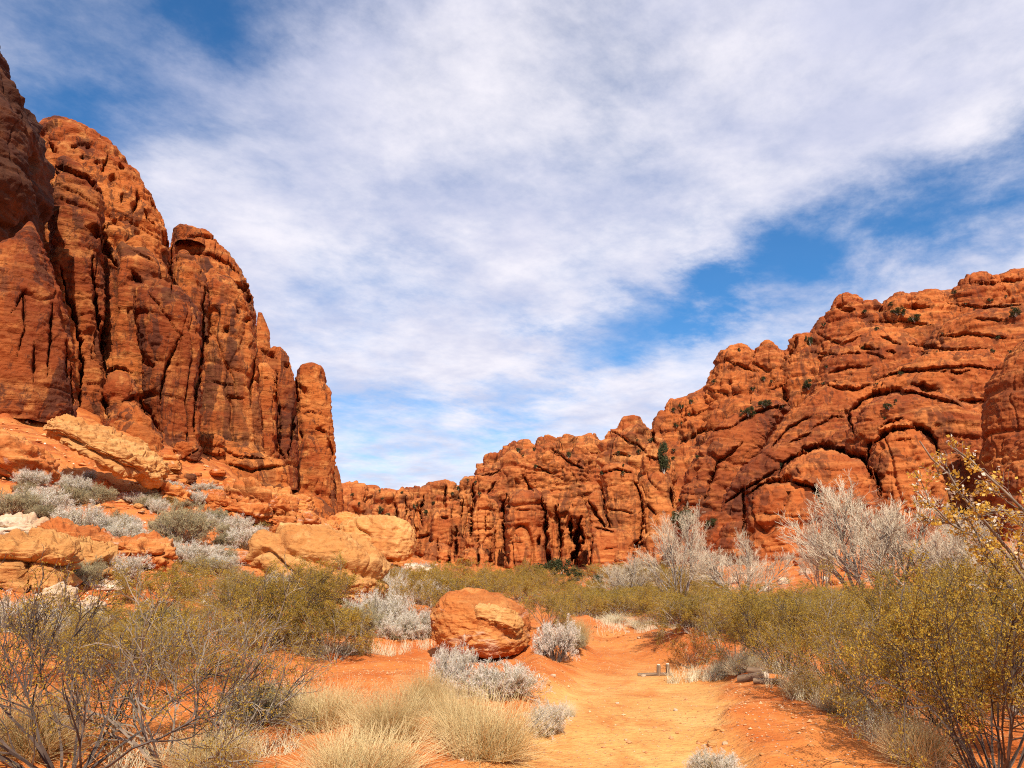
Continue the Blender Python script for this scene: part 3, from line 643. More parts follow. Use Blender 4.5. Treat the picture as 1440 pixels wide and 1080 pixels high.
Rr('smooth_apron', [(720, 1010, 1200), (660, 1040, 1215), (610, 1075, 1230), (575, 1115, 1235), (550, 1150, 1225), (540, 1170, 1210)], 152, seed=191, depth=.5, s=2.3, p=dict(dip=(.35, .1), strata=.6))
Rr('smooth_apron', [(640, 1190, 1420), (575, 1200, 1420), (535, 1225, 1415), (510, 1260, 1400), (497, 1300, 1380), (492, 1330, 1360)], 146, seed=192, depth=.5, s=2.3, p=dict(strata=.7, joint=.2))
Rr('smooth_apron', [(600, 1130, 1300), (530, 1140, 1300), (490, 1165, 1290), (470, 1195, 1270), (462, 1215, 1250)], 176, seed=193, depth=.5, s=2.2, p=dict(strata=.9, joint=.2))
Rr('smooth_apron', [(560, 1280, 1480), (490, 1290, 1480), (455, 1315, 1475), (438, 1345, 1450), (430, 1370, 1430)], 172, seed=194, depth=.5, s=2.2, p=dict(strata=.9, joint=.2))
Rr('rock_ledge', [(790, 960, 1050), (760, 962, 1048), (742, 968, 1040), (728, 980, 1030), (722, 990, 1020)], 118, seed=195, depth=.6, s=1.5, p=dict(knob=.6))

BT = empty('round_butte', at(1100, 785, 92), 'drum shaped red rock butte with a flat top behind the pale bare trees', 'butte')
Rr('butte_drum', [(810, 1050, 1152), (770, 1050, 1153), (730, 1048, 1155), (700, 1047, 1153), (686, 1050, 1150)], 80, seed=171, depth=.85, n=2.7, s=1.5, parent=BT, p=dict(joint=.5))
Rr('butte_cap', [(694, 1050, 1150), (684, 1049, 1153), (677, 1058, 1146), (674, 1080, 1130), (673, 1096, 1112)], 80, seed=172, depth=.85, n=2.7, s=1.1, parent=BT)
EC = empty('rock_outcrop', at(1440, 700, 78), 'dark shaded rock outcrop at the picture edge throwing its shadow on the slope', 'rock outcrop')
Rr('outcrop_wall', [(760, 1362, 1640), (700, 1366, 1640), (655, 1372, 1640), (620, 1376, 1640), (560, 1374, 1640), (530, 1384, 1640), (500, 1404, 1640), (480, 1425, 1630), (468, 1440, 1600), (450, 1480, 1560)], 86, seed=181, depth=.6, n=2.8, s=1.7, parent=EC, mat=ROCK_R)
Rr('outcrop_foot', [(780, 1400, 1600), (720, 1402, 1600), (660, 1410, 1600), (620, 1425, 1580), (605, 1450, 1540)], 76, seed=182, depth=.6, s=1.4, parent=EC)
# ------------------------------------------------------------------ boulders, ledges and stones
BP = dict(bulge=.4, bil=.0, strata=.5, crack=.8, joint=.5, pocket=.3, fine=1.3, jz=3.)
def bould(name, u, vb, w, h, mat, label=None, cat=None, group=None, depth=.8, seed=1, s=None, sink=.25, parent=None, Y=None, res=80, lift=0., **k):
    p = ghit(u, vb)
    if Y: p = at(u, vb, Y); p[2] = zground(p[:1], p[1:2])[0]
    Y = math.hypot(p[0], p[1]); Yd = p[1]
    hx = w/2/F*Yd; H = h/F*Yd
    rz = H*(1+sink)/2
    pp = dict(BP); pp.update(k.pop('p', {}))
    r = (hx, hx*depth, rz)
    c = (p[0]*(1+hx*depth*.5/Yd), p[1]+hx*depth*.5, p[2]+H-rz+lift)
    o = blob(name, c, r, mat, parent, s=s or max(hx, rz)*.32, seed=seed, rot=k.pop('rot', -math.atan2(p[0], p[1])), p=pp, res=res, **k)
    # origin at the foot of the stone
    if parent is None:
        me = o.data; off = Vector((float(p[0]), float(p[1]+hx*depth*.5), float(p[2])))
        a = np.empty(len(me.vertices)*3, np.float32); me.vertices.foreach_get('co', a)
        me.vertices.foreach_set('co', (a.reshape(-1, 3)-np.array(off, np.float32)).ravel()); o.location = off
        tag(o, label, cat or 'boulder', group)
    return o, np.array(c), np.array(r)

o, c, r = bould('boulder', 677, 932, 136, 88, ROCK_O, 'large rounded orange boulder with a paler scab of rock beside the sandy trail', seed=216, depth=.85, n=2.2, res=200, s=.3, sink=.02, p=dict(bulge=.35, strata=.04, crack=.15, joint=.12, pocket=.22, fine=.9), tilt=(.16, .1), flat=.85)
fl = blob('flake', (c[0]+r[0]*.26, c[1]-r[1]*.74, c[2]+r[2]*.22), (r[0]*.56, r[1]*.36, r[2]*.56), ROCK_Y, None, s=.3, seed=214, n=2.2, tilt=(-.55, .25), p=dict(bulge=.5, strata=.1, crack=.3, joint=.3, pocket=.4, fine=1.2), res=80)
fl.location = -o.location; fl.parent = o
fl['label'] = 'paler yellow raised scab on the boulder'
bould('slab_boulder', 146, 668, 176, 66, ROCK_Y, 'huge tilted slab of layered yellow sandstone overhanging the slope under the domes', seed=221, depth=.75, n=2.7, tilt=(.30, .40), s=.7, sink=-.3, lift=1.25, Y=31, res=190, p=dict(strata=1.0, crack=1.6, joint=.5, pocket=.25, bulge=.35, fine=1.6, dip=(.42, .3)), flat=.9)
bould('boulder', 452, 842, 208, 96, ROCK_Y, 'biggest smooth ochre boulder sloping down behind the olive bushes', seed=231, depth=.8, n=2.2, tilt=(.1, .36), s=.7, sink=.2, res=170, p=dict(strata=.12, crack=.8, bulge=.45, joint=.25, fine=1., dip=(.4, .1)))
bould('boulder', 526, 784, 112, 58, ROCK_Y, 'smooth domed ochre boulder directly above and behind the biggest ochre boulder', seed=232, depth=.7, n=2.4, tilt=(.1, .1), s=.8, sink=.3, res=100, p=dict(strata=.1, crack=.3, bulge=.4))
bould('rock', 482, 748, 46, 26, ROCK_O, 'small orange rock perched behind the domed ochre boulder', 'rock', seed=233, s=.7)
# ledges
LP = dict(strata=1.2, crack=1.8, joint=1.3, pocket=.2, bulge=.3, knob=1.0, fine=2.)
bould('rock_ledge', 22, 830, 130, 62, ROCK_Y, 'blocky orange yellow rock ledge with a deep dark crack beneath', 'rock ledge', seed=241, n=4.2, depth=.7, s=.34, tilt=(.1, .1), p=LP, res=150)
bould('rock_ledge', 100, 806, 130, 44, ROCK_Y, 'low broken yellow ledge between the blocky ledge and the long flat slab', 'rock ledge', seed=242, n=3.8, depth=.7, s=.32, tilt=(.15, .2), p=LP, res=150)
bould('rock_slab', 150, 790, 175, 40, ROCK_O, 'long flat slab ledge with an undercut edge and pale brush on top', 'rock slab', seed=243, n=4.2, depth=.6, s=.32, tilt=(.12, .2), sink=.1, p=LP, res=160)
bould('rock', 15, 762, 95, 34, ROCK_W, 'bleached white rock lying on top of the yellow ledges', 'rock', seed=244, n=3., depth=.6, s=.5, tilt=(.15, .15), res=90, p=LP)
bould('boulder', 72, 874, 50, 47, ROCK_W, 'taller of two pale cream boulders, half hidden behind bare twigs', seed=245, n=2.6, s=.28, p=dict(pocket=.7))
bould('boulder', 125, 880, 34, 33, ROCK_W, 'smaller cream boulder leaning beside the taller cream one', seed=246, n=2.7, s=.22, tilt=(0, -.5), p=dict(pocket=.7))
bould('rock', 147, 832, 48, 16, ROCK_W, 'flat cream rock with reddish top among grey brush', 'rock', seed=247, n=3.4, s=.25, depth=.6)
bould('rock', 33, 817, 9, 12, ROCK_W, 'tiny pale stone standing in front of the blocky ledge', 'rock', seed=248, res=30)
bould('bedrock_slab', 0, 672, 130, 70, ROCK_O, 'sloping orange bedrock apron below the cliff at the picture edge', 'rock slab', seed=249, n=2.6, depth=.8, s=1., tilt=(.3, .5), sink=.5, p=dict(strata=1.2, crack=1.2, joint=.1, dip=(.5, .1)), res=110)
bould('rock', 72, 588, 46, 36, ROCK_L, 'rounded orange rock against the upper end of the tilted slab', 'rock', seed=250, s=.8)
bould('rock', 134, 700, 34, 22, ROCK_O, 'orange block wedged under the tilted slab', 'rock', seed=251, s=.5, n=3.2)
bould('rock', 235, 668, 44, 30, ROCK_O, 'reddish block at the lower tip of the tilted slab', 'rock', seed=252, s=.6, n=3.2)
bould('rock', 262, 650, 36, 26, ROCK_L, 'flat topped orange rock at the foot of the columns', 'rock', seed=253, s=.7, n=3.2)
bould('rock', 292, 652, 44, 34, ROCK_L, 'squat orange rock plugging a gap at the base of the columns', 'rock', seed=265, s=.7, Y=74)
bould('rock', 240, 708, 50, 22, ROCK_O, 'red layered rock just under the slab shadow', 'rock', seed=254, s=.45, n=3., tilt=(0, .3), p=LP)
bould('rock_ledge', 370, 742, 110, 50, ROCK_O, 'layered orange outcrop with many thin dark cracks midway up the slope', 'rock ledge', seed=255, s=.7, n=2.8, depth=.7, tilt=(.2, .3), p=LP, res=120)
bould('rock_ledge', 325, 735, 90, 42, ROCK_O, 'broken rubbly outcrop left of the thin cracked one'.replace('left of', 'adjoining'), 'rock ledge', seed=256, s=.6, n=2.8, depth=.7, tilt=(.2, .2), p=LP, res=100)
bould('rock', 395, 752, 42, 24, ROCK_O, 'rounded orange rock above the biggest ochre boulder', 'rock', seed=257, s=.45)
bould('rock', 425, 745, 50, 28, ROCK_O, 'orange rock with a dark gap under its edge near pale brush', 'rock', seed=258, s=.5)
bould('rock', 455, 760, 44, 24, ROCK_O, 'low orange rock tucked behind the two ochre boulders', 'rock', seed=259, s=.5)
bould('rock', 415, 722, 50, 26, ROCK_O, 'orange rock under the last pillar of the cliff', 'rock', seed=260, s=.7)
bould('rock', 330, 792, 36, 14, ROCK_O, 'flat red rock in bare soil under pale brush', 'rock', seed=261, s=.3, n=3.)
bould('rock', 600, 812, 60, 13, ROCK_W, 'long pale rock rib running down toward the canyon floor', 'rock', seed=262, s=.5, tilt=(0, .3))
bould('boulder', 880, 838, 34, 27, ROCK_C, 'dark hollow boulder at the foot of the canyon wall', seed=263, Y=120, s=1.2, p=dict(pocket=1.5))
bould('rock', 848, 840, 40, 20, ROCK_C, 'orange rock beside the hollow boulder under the canyon wall', 'rock', seed=264, Y=115, s=1.2)
rg = random.Random(11)
# rocks strewn below the cliffs: each one an object
proto = [blob('rock', (0, 0, .25), (.5, .42, .34), m, None, s=.16, seed=300+i, n=3., p=dict(BP, strata=.8, joint=.6), res=26, flat=.9) for i, m in enumerate((ROCK_O, ROCK_L, ROCK_Y, ROCK_O, ROCK_W, ROCK_O))]
used = set()
def rock_at(u, v, w, label, group, kinds=(0, 1, 2, 3, 5)):
    i = rg.choice(kinds); o = proto[i]
    if i in used: o = o.copy(); col.objects.link(o)
    used.add(i)
    p = ghit(u, v); k = w/F*p[1]
    o.location = p; o.rotation_euler = (rg.uniform(-.2, .2), rg.uniform(-.2, .2), rg.uniform(0, 6.3)); o.scale = (k, k*rg.uniform(.7, 1.1), k*rg.uniform(.5, 1.))
    tag(o, label, 'rock', group)
for i in range(120):
    u = rg.uniform(190, 560); lim = np.interp(u, [190, 300, 420, 560], [650, 668, 722, 790])
    rock_at(u, lim+rg.random()**1.6*70+4, rg.choice((7, 9, 12, 16, 24)), 'loose angular rock in the rubble at the foot of the domed cliff', 'loose rocks under the domed cliff')
for i in range(70):
    u = rg.uniform(0, 330); lim = np.interp(u, [0, 150, 330], [640, 700, 730])
    rock_at(u, lim+rg.random()*110, rg.choice((4, 5, 7, 9, 13)), 'small loose stone on the red soil between pale brush', 'stones on the red slope', (0, 2, 3, 4, 5))
for i in range(70):
    u = rg.uniform(1020, 1430)
    rock_at(u, rg.uniform(790, 835), rg.choice((7, 9, 12, 16)), 'flat pale rock in the rubble apron below the round butte', 'rocks below the round butte', (0, 4, 1, 4))
for i in range(26):
    rock_at(rg.uniform(830, 930), rg.uniform(872, 905), rg.choice((3, 4, 6)), 'small pale stone at the bend of the trail', 'stones at the trail bend', (2, 4, 0))
for u, v, w in ((1010, 1028, 9), (1016, 1029, 6), (1001, 1051, 14), (985, 1046, 9), (1020, 1047, 7), (1072, 1062, 8), (950, 1000, 6), (868, 990, 5), (905, 952, 8), (778, 952, 7), (770, 964, 8), (1058, 1043, 5), (1115, 1010, 7), (1140, 1050, 8), (880, 1042, 5), (700, 1075, 6), (650, 1070, 6), (615, 1060, 5)):
    rock_at(u, v, w, 'pale pebble lying on the bare trail sand', 'pebbles on the trail', (4, 2))
for i, o in enumerate(proto):
    if i not in used: bpy.data.objects.remove(o)

# gravel: uncountable grit on the soil near the trail
def gravel():
    r_ = np.random.default_rng(3); n = 9000
    u = r_.uniform(-60, 1440, n); v = 1085-(r_.random(n)**.8)*190
    d = ray(u, v); d = d*(-CAMZ/np.minimum(d[:, 2], -.03))[:, None]
    x, y = d[:, 0], d[:, 1]; k = (y < 18)
    x, y = x[k], y[k]; m = trail_m(x, y); k = r_.random(len(x)) > m*.55
    x, y = x[k], y[k]; z = zground(x, y)
    n = len(x); s = r_.uniform(.004, .013, n)*(1+1.2*(r_.random(n) > .93))
    base = np.array([[1, 0, 0], [0, 1, 0], [-1, 0, 0], [0, -1, 0], [0, 0, .8], [0, 0, -.5]])
    j = base[None]*s[:, None, None]*r_.uniform(.6, 1.3, (n, 6, 1))
    a = r_.uniform(0, TAU, n); ca, sa = np.cos(a), np.sin(a)
    X = j[..., 0]*ca[:, None]-j[..., 1]*sa[:, None]; Yy = j[..., 0]*sa[:, None]+j[..., 1]*ca[:, None]
    V = np.stack([X+x[:, None], Yy+y[:, None], j[..., 2]+(z+s*.2)[:, None]], -1)
    f = np.array([[0, 1, 4], [1, 2, 4], [2, 3, 4], [3, 0, 4], [1, 0, 5], [2, 1, 5], [3, 2, 5], [0, 3, 5]])
    Fc = (np.arange(n)*6)[:, None, None]+f[None]
    t = leaf_mat('grit', (.40, .12, .035), (.68, .36, .16), 1., 0, .9, (.60, .36, .18))
    o = mesh_np('gravel', V, Fc.reshape(-1, 3), t, smooth=False); o['kind'] = 'stuff'; o['label'] = 'fine gravel scattered over the red soil'
gravel()
def scree():
    r_ = np.random.default_rng(8); n = 4200
    u = r_.uniform(-20, 560, n); top = np.interp(u, [0, 150, 300, 440, 560], [575, 640, 655, 715, 785]); v = top+r_.random(n)**.9*(900-top)
    Yv = np.array([np.interp(v[i], *SCR[int(np.clip(u[i]//70, 0, 8))]) for i in range(n)])
    p = at(u, v, Yv); x, y = p[:, 0], p[:, 1]; z = zground(x, y)
    s = r_.uniform(.02, .055, n)*(1+1.5*(r_.random(n) > .92))*np.clip(Yv/20, .5, 2.2)
    base = np.array([[1, 0, 0], [.2, 1, .2], [-1, .1, 0], [0, -1, .1], [.1, 0, .8], [0, 0, -.5]])
    j = base[None]*s[:, None, None]*r_.uniform(.6, 1.3, (n, 6, 1)); a = r_.uniform(0, TAU, n); ca, sa = np.cos(a), np.sin(a)
    V = np.stack([j[..., 0]*ca[:, None]-j[..., 1]*sa[:, None]+x[:, None], j[..., 0]*sa[:, None]+j[..., 1]*ca[:, None]+y[:, None], j[..., 2]+(z+s*.15)[:, None]], -1)
    f = np.array([[0, 1, 4], [1, 2, 4], [2, 3, 4], [3, 0, 4], [1, 0, 5], [2, 1, 5], [3, 2, 5], [0, 3, 5]])
    t = leaf_mat('scree_stone', (.42, .12, .03), (.72, .36, .13), .6, 0, .9, (.74, .60, .42))
    o = mesh_np('gravel', V, ((np.arange(n)*6)[:, None, None]+f[None]).reshape(-1, 3), t, smooth=False); o['kind'] = 'stuff'; o['label'] = 'coarse stone litter over the slope under the cliff'
SCR = []
for uu in range(35, 640, 70):
    vs_l = np.arange(570, 920, 14); SCR.append((vs_l, np.array([ghit(uu, q)[1] for q in vs_l])))
scree()

# ------------------------------------------------------------------ trail edging posts and logs
def wood(name, c1, c2):
    t = NT(name); P = t.n('ShaderNodeTexCoord').outputs['Object']
    n = t.noise(t.scl(P, (14, 14, 2)), 2., 6, .65, .4)
    c = t.mix(t.rng(n, .35, .65), c1, c2)
    bp = t.n('ShaderNodeBump', i_Strength=.6, i_Distance=.01, i_Height=n)
    b = t.n('ShaderNodeBsdfPrincipled', i_Base_Color=c, i_Roughness=.85, i_Normal=bp.outputs[0])
    t.n('ShaderNodeOutputMaterial', i_Surface=b.outputs[0]); return t.m
WD = wood('weathered_wood', (.10, .055, .03), (.28, .17, .09)); WT = wood('cut_wood', (.55, .42, .28), (.7, .58, .42))
def stick(name, length, rad, mat, parent, seed, taper=.95):
    """upright log, origin at its foot"""
    r_ = np.random.default_rng(seed); k = 14; z = np.r_[-.15, np.linspace(0, length-.008, 7), length]
    a = np.linspace(0, TAU, k, endpoint=False); wob = 1+.07*r_.normal(size=k)
    rr = rad*np.r_[np.linspace(1, taper, 8), taper*.9]
    G = np.stack([rr[:, None]*wob*np.cos(a), rr[:, None]*wob*np.sin(a), z[:, None]+0*a], -1)
    V = np.concatenate([G.reshape(-1, 3), [[0, 0, length+.002]]])
    n = len(z); i = np.arange(k)
    cap = np.stack([(n-1)*k+i, (n-1)*k+(i+1) % k, np.full(k, n*k)], -1)
    return mesh_np(name, V, [grid_faces(n, k, True), cap], mat, parent, world=False)
def cap_disc(rad, z, parent, seed):
    a = np.linspace(0, TAU, 14, endpoint=False); q = rad*(.82+.05*np.random.default_rng(seed).normal(size=14))
    V = np.concatenate([np.stack([q*np.cos(a), q*np.sin(a), 0*a+z+.003], -1), np.stack([q*.9*np.cos(a), q*.9*np.sin(a), 0*a+z+.014], -1), [[0, 0, z+.014]]])
    i = np.arange(14); j = (i+1) % 14
    return mesh_np('cut_end', V, [np.stack([i, j, 14+j, 14+i], -1), np.stack([14+i, 14+j, 0*i+28], -1)], WT, parent, world=False)
for u, h, lab in ((926, 13, 'short cut wooden post standing at the trail edge, farther from the bushes'), (940, 14, 'short cut wooden post standing closer to the reddish bush')):
    p = ghit(u, 950); H = h/F*p[1]
    e = empty('trail_post', p, lab, 'post', 'wooden posts at the trail edge')
    e.rotation_euler = (.03, .04 if u < 930 else -.03, 0)
    stick('shaft', H, .03, WD, e, u); cap_disc(.028, H, e, u)
def log(u0, v0, u1, v1, rad, lab, name='log'):
    a, b = ghit(u0, v0), ghit(u1, v1); a[2] += rad*.7; b[2] += rad*.7
    d = Vector(b-a); e = empty(name, a, lab, 'log', 'logs edging the trail')
    e.rotation_euler = d.to_track_quat('Z', 'Y').to_euler()
    stick('trunk', d.length, rad, WD, e, int(u0)); cap_disc(rad, d.length, e, 2)
log(912, 951, 944, 950, .025, 'thin weathered rail lying at the foot of the two posts')
log(1054, 958, 1078, 955, .05, 'short dark log lying at the trail edge under the olive bush')
log(1068, 949, 1110, 952, .045, 'pale log half hidden in dry grass behind the dark log')
log(1078, 962, 1102, 963, .035, 'thin dark log at the end of the row under the bush')
# ------------------------------------------------------------------ plant building
def unit(a): return a/(np.linalg.norm(a, axis=-1, keepdims=True)+1e-9)
def grow(R, S, Dn, Ln, K=5, wander=.25, up=.0):
    n = len(S); P = np.empty((n, K+1, 3)); P[:, 0] = S; d = unit(Dn)
    for i in range(K):
        P[:, i+1] = P[:, i]+d*(Ln/K)[:, None]
        d = unit(d+R.normal(size=(n, 3))*wander+np.array([0, 0, up]))
    return P
def spawn(R, P, Ln, n, t0, t1, a0, a1, l0, l1):
    m, K = len(P), P.shape[1]-1
    idx = np.repeat(np.arange(m), n)
    t = R.uniform(t0, t1, len(idx))*K; i = np.minimum(t.astype(int), K-1); f = (t-i)[:, None]
    S = P[idx, i]*(1-f)+P[idx, i+1]*f
    d = unit(P[idx, i+1]-P[idx, i])
    pr = unit(np.cross(d, R.normal(size=d.shape))); a = R.uniform(a0, a1, len(idx))[:, None]
    L = Ln[idx]*R.uniform(l0, l1, len(idx))*(1.15-.55*t/K)
    return S, d*np.cos(a)+pr*np.sin(a), L
def tubes(P, r0, r1, sides=3):
    n, K1, _ = P.shape
    d = unit(np.gradient(P, axis=1)); ref = np.where(np.abs(d[..., 2:]) > .9, np.array([1., 0, 0]), np.array([0, 0, 1.]))
    a = unit(np.cross(d, ref)); b = np.cross(d, a)
    rr = (np.asarray(r0).reshape(-1, 1)+(np.asarray(r1).reshape(-1, 1)-np.asarray(r0).reshape(-1, 1))*np.linspace(0, 1, K1)[None])*np.ones((n, 1))
    th = np.linspace(0, TAU, sides, endpoint=False)
    G = P[:, :, None]+rr[..., None, None]*(np.cos(th)[:, None]*a[:, :, None]+np.sin(th)[:, None]*b[:, :, None])
    f = grid_faces(K1, sides, True)
    return G.reshape(-1, 3), ((np.arange(n)*K1*sides)[:, None, None]+f[None]).reshape(-1, 4)
def leaves(R, pts, size, jit, aspect=.5, axis=None):
    n = len(pts); c = pts+R.normal(size=(n, 3))*jit
    d = unit(R.normal(size=(n, 3))+(0 if axis is None else axis)); s = unit(np.cross(d, R.normal(size=(n, 3))))
    L = (size*R.uniform(.6, 1.35, n))[:, None]
    V = np.stack([c-d*L*.5, c+s*L*aspect*.5, c+d*L*.5, c-s*L*aspect*.5], 1)
    return V.reshape(-1, 3), (np.arange(n)*4)[:, None]+np.arange(4)[None]
def cat_mesh(parts):
    Vs, Fs, o = [], [], 0
    for V, f in parts: Vs.append(V); Fs.append(f+o); o += len(V)
    return np.concatenate(Vs), np.concatenate(Fs)
def pick(R, P, n, t0=.3):
    i = R.integers(0, len(P), n); K = P.shape[1]-1
    t = R.uniform(t0, 1, n)*K; k = np.minimum(t.astype(int), K-1); f = (t-k)[:, None]
    return P[i, k]*(1-f)+P[i, k+1]*f

def flat_mat(name, c1, c2, sc_=8.): return leaf_mat(name, c1, c2, sc_, 0, .85)
M_TWIG = flat_mat('grey_twig', (.055, .036, .024), (.40, .31, .22))
M_TWIGD = flat_mat('dark_twig', (.035, .022, .016), (.14, .10, .075))
M_CREO = leaf_mat('olive_leaf', (.16, .098, .010), (.62, .38, .045), 2.2, .35, .6)
M_PALE = leaf_mat('pale_twig', (.66, .55, .41), (.93, .84, .70), 3., .35, .8, (.52, .42, .24))
M_PALEG = leaf_mat('grey_green_twig', (.26, .20, .09), (.60, .48, .26), 5., .3, .8)
M_STRAW = leaf_mat('straw', (.58, .39, .15), (.94, .76, .40), 4., .4, .7)
M_STRAWP = leaf_mat('bleached_straw', (.60, .47, .25), (.90, .80, .56), 4., .3, .7)
M_BARK = flat_mat('bare_bark', (.16, .12, .09), (.46, .38, .29))
M_TWIGP = leaf_mat('cream_twig', (.46, .35, .22), (.76, .61, .42), 2., .1, .8)
M_JUN = leaf_mat('juniper_green', (.022, .027, .009), (.09, .088, .026), 1.2, .2, .7)
M_GOLD = leaf_mat('golden_leaf', (.42, .19, .02), (.80, .50, .07), 4., .4, .5, (.80, .72, .55))
M_RUST = leaf_mat('rusty_leaf', (.30, .10, .02), (.58, .26, .05), 4., .3, .6)

def proto(name, parts):
    """a plant: an Empty with its parts, kept aside as a pattern until the first one is planted"""
    e = bpy.data.objects.new(name, None); e.empty_display_size = .2
    ch = []
    A = np.concatenate([q[1] for q in parts])
    H = np.percentile(A[:, 2], 98.5); W = 2*np.percentile(np.hypot(A[:, 0], A[:, 1]), 94)
    for nm, V, f, mat in parts:
        o = mesh_np(nm, V, f, mat, None, smooth=False); col.objects.unlink(o); ch.append(o)
    return dict(e=e, ch=ch, used=False, H=H, W=W)
def plant(pr, loc, scale, rz, label, cat, group, lean=(0, 0)):
    if pr['used']:
        e = pr['e'].copy(); ch = [c.copy() for c in pr['ch']]
    else:
        e, ch = pr['e'], pr['ch']; pr['used'] = True
    col.objects.link(e)
    e.location = [float(a) for a in loc]; e.scale = scale if hasattr(scale, '__len__') else (scale,)*3
    e.rotation_euler = (lean[0], lean[1], rz)
    for c in ch: col.objects.link(c); c.parent = e
    tag(e, label, cat, group); return e

def creosote(seed, stems=20, nl=22000, spread=1.05, wood=M_TWIG, leaf=M_CREO, lsize=.021, nm='creosote_bush', jit=.016, t0=.2, n3=1, tk=1., cl=1):
    R = np.random.default_rng(seed)
    a = R.uniform(0, TAU, stems); z = np.sqrt(R.random(stems))*spread
    S = np.stack([np.cos(a), np.sin(a), 0*a], -1)*R.uniform(.0, .12, stems)[:, None]; S[:, 2] = -.05
    D = np.stack([np.cos(a)*np.sin(z), np.sin(a)*np.sin(z), np.cos(z)], -1)
    L = R.uniform(.75, 1.12, stems)
    P0 = grow(R, S, D, L, 7, .17, .05)
    P1 = grow(R, *(q := spawn(R, P0, L, 6, .35, .97, .35, .9, .35, .6)), K=5, wander=.22, up=.05); L1 = q[2]
    P2 = grow(R, *(q := spawn(R, P1, L1, 5, .2, 1., .35, 1., .4, .7)), K=4, wander=.25, up=.03); L2 = q[2]
    P3 = grow(R, *(q := spawn(R, P2, L2, n3, .3, 1., .35, 1., .5, .8)), K=3, wander=.25, up=.03)
    Tw = cat_mesh([tubes(P0, .009*tk, .003*tk), tubes(P1, .0042*tk, .0016*tk), tubes(P2, .002*tk, .001*tk), tubes(P3, .0013*tk, .0008*tk)])
    nl //= cl
    pts = np.concatenate([pick(R, P1, nl//6, .5), pick(R, P2, nl//3, t0), pick(R, P3, nl//2, .2)])
    if cl > 1: pts = np.repeat(pts+R.normal(size=pts.shape)*.012, cl, 0)
    return proto(nm, [('branches'[:-2], *Tw, wood), ('foliage', *leaves(R, pts, lsize, jit), leaf)])

def pale_brush(seed, tip=M_PALE, low=M_PALEG, n0=70, nm='pale_brush', flat=1.):
    R = np.random.default_rng(seed)
    a = R.uniform(0, TAU, n0); z = np.sqrt(R.random(n0))*1.25
    S = np.stack([np.cos(a), np.sin(a), 0*a], -1)*R.uniform(0, .16, n0)[:, None]; S[:, 2] = -.04
    D = np.stack([np.cos(a)*np.sin(z), np.sin(a)*np.sin(z), np.cos(z)*flat], -1)
    L = R.uniform(.55, .8, n0)
    P0 = grow(R, S, D, L, 5, .14, .06)
    P1 = grow(R, *(q := spawn(R, P0, L, 8, .3, .95, .2, .7, .35, .6)), K=4, wander=.18, up=.08); L1 = q[2]
    P2 = grow(R, *(q := spawn(R, P1, L1, 6, .3, 1., .2, .8, .4, .7)), K=3, wander=.2, up=.06)
    k = R.random(len(P2)) < .72
    low_ = cat_mesh([tubes(P0, .009, .004), tubes(P1, .005, .003)])
    tips = cat_mesh([tubes(P2, .0026, .0016), leaves(R, pick(R, P2[k], 8000, .2), .075, .02, .11, axis=np.array([0, 0, .8]))])
    return proto(nm, [('branch', *low_, low), ('foliage', *tips, tip)])

def tussock(seed, n=2600, mat=M_STRAW, nm='grass_tussock', spread=.75, droop=-.035, w=.0045):
    R = np.random.default_rng(seed)
    a = R.uniform(0, TAU, n); z = np.abs(R.normal(size=n))*spread*.62
    rad = np.sqrt(R.random(n))*.32*(1+.35*np.sin(a*3+seed)+.2*np.sin(a*5+seed*2))
    S = np.stack([np.cos(a)*rad, np.sin(a)*rad, np.full(n, -.03)], -1)
    a2 = a+R.normal(size=n)*.5
    D = np.stack([np.cos(a2)*np.sin(z), np.sin(a2)*np.sin(z), np.cos(z)], -1)
    L = R.uniform(.25, 1.0, n)**1.1*(1+.18*np.sin(a*4+seed))
    P = grow(R, S, D, L, 4, .17, droop)
    return P, R
def tussock_proto(seed, mat, n=2600, nm='grass_tussock', **k):
    P, R = tussock(seed, n, **k)
    T_ = tubes(P, .0034, .001)
    return proto(nm, [('foliage', *T_, mat)])

def bare_tree(seed, trunks=5, spread=.55, up=.05, nm='bare_tree', dens=1.):
    R = np.random.default_rng(seed)
    a = np.arange(trunks)/trunks*TAU+R.uniform(0, .6, trunks); z = R.uniform(.3, 1., trunks)*spread
    S = np.zeros((trunks, 3)); S[:, 0] = np.cos(a)*.05; S[:, 1] = np.sin(a)*.05; S[:, 2] = -.03
    D = np.stack([np.cos(a)*np.sin(z), np.sin(a)*np.sin(z), np.cos(z)], -1); L = R.uniform(.6, .85, trunks)
    P0 = grow(R, S, D, L, 8, .12, up)
    P1 = grow(R, *(q := spawn(R, P0, L, 11, .2, 1., .3, .85, .45, .75)), K=6, wander=.17, up=up*1.5); L1 = q[2]
    P2 = grow(R, *(q := spawn(R, P1, L1, 7, .2, 1., .3, .8, .4, .65)), K=5, wander=.16, up=up*1.5); L2 = q[2]
    P3 = grow(R, *(q := spawn(R, P2, L2, int(7*dens), .15, 1., .25, .75, .45, .75)), K=3, wander=.16, up=up); L3 = q[2]
    P4 = grow(R, *(q := spawn(R, P3[::2], L3[::2], 4, .2, 1., .25, .7, .5, .8)), K=2, wander=.16, up=up)
    Tr = cat_mesh([tubes(P0, .016, .005, 6), tubes(P1, .0055, .002, 4)])
    Cr = cat_mesh([tubes(P2, .0021, .0011), tubes(P3, .0013, .0008), tubes(P4, .001, .0007)])
    return proto(nm, [('trunk', *Tr, M_BARK), ('crown', *Cr, M_TWIGP)])

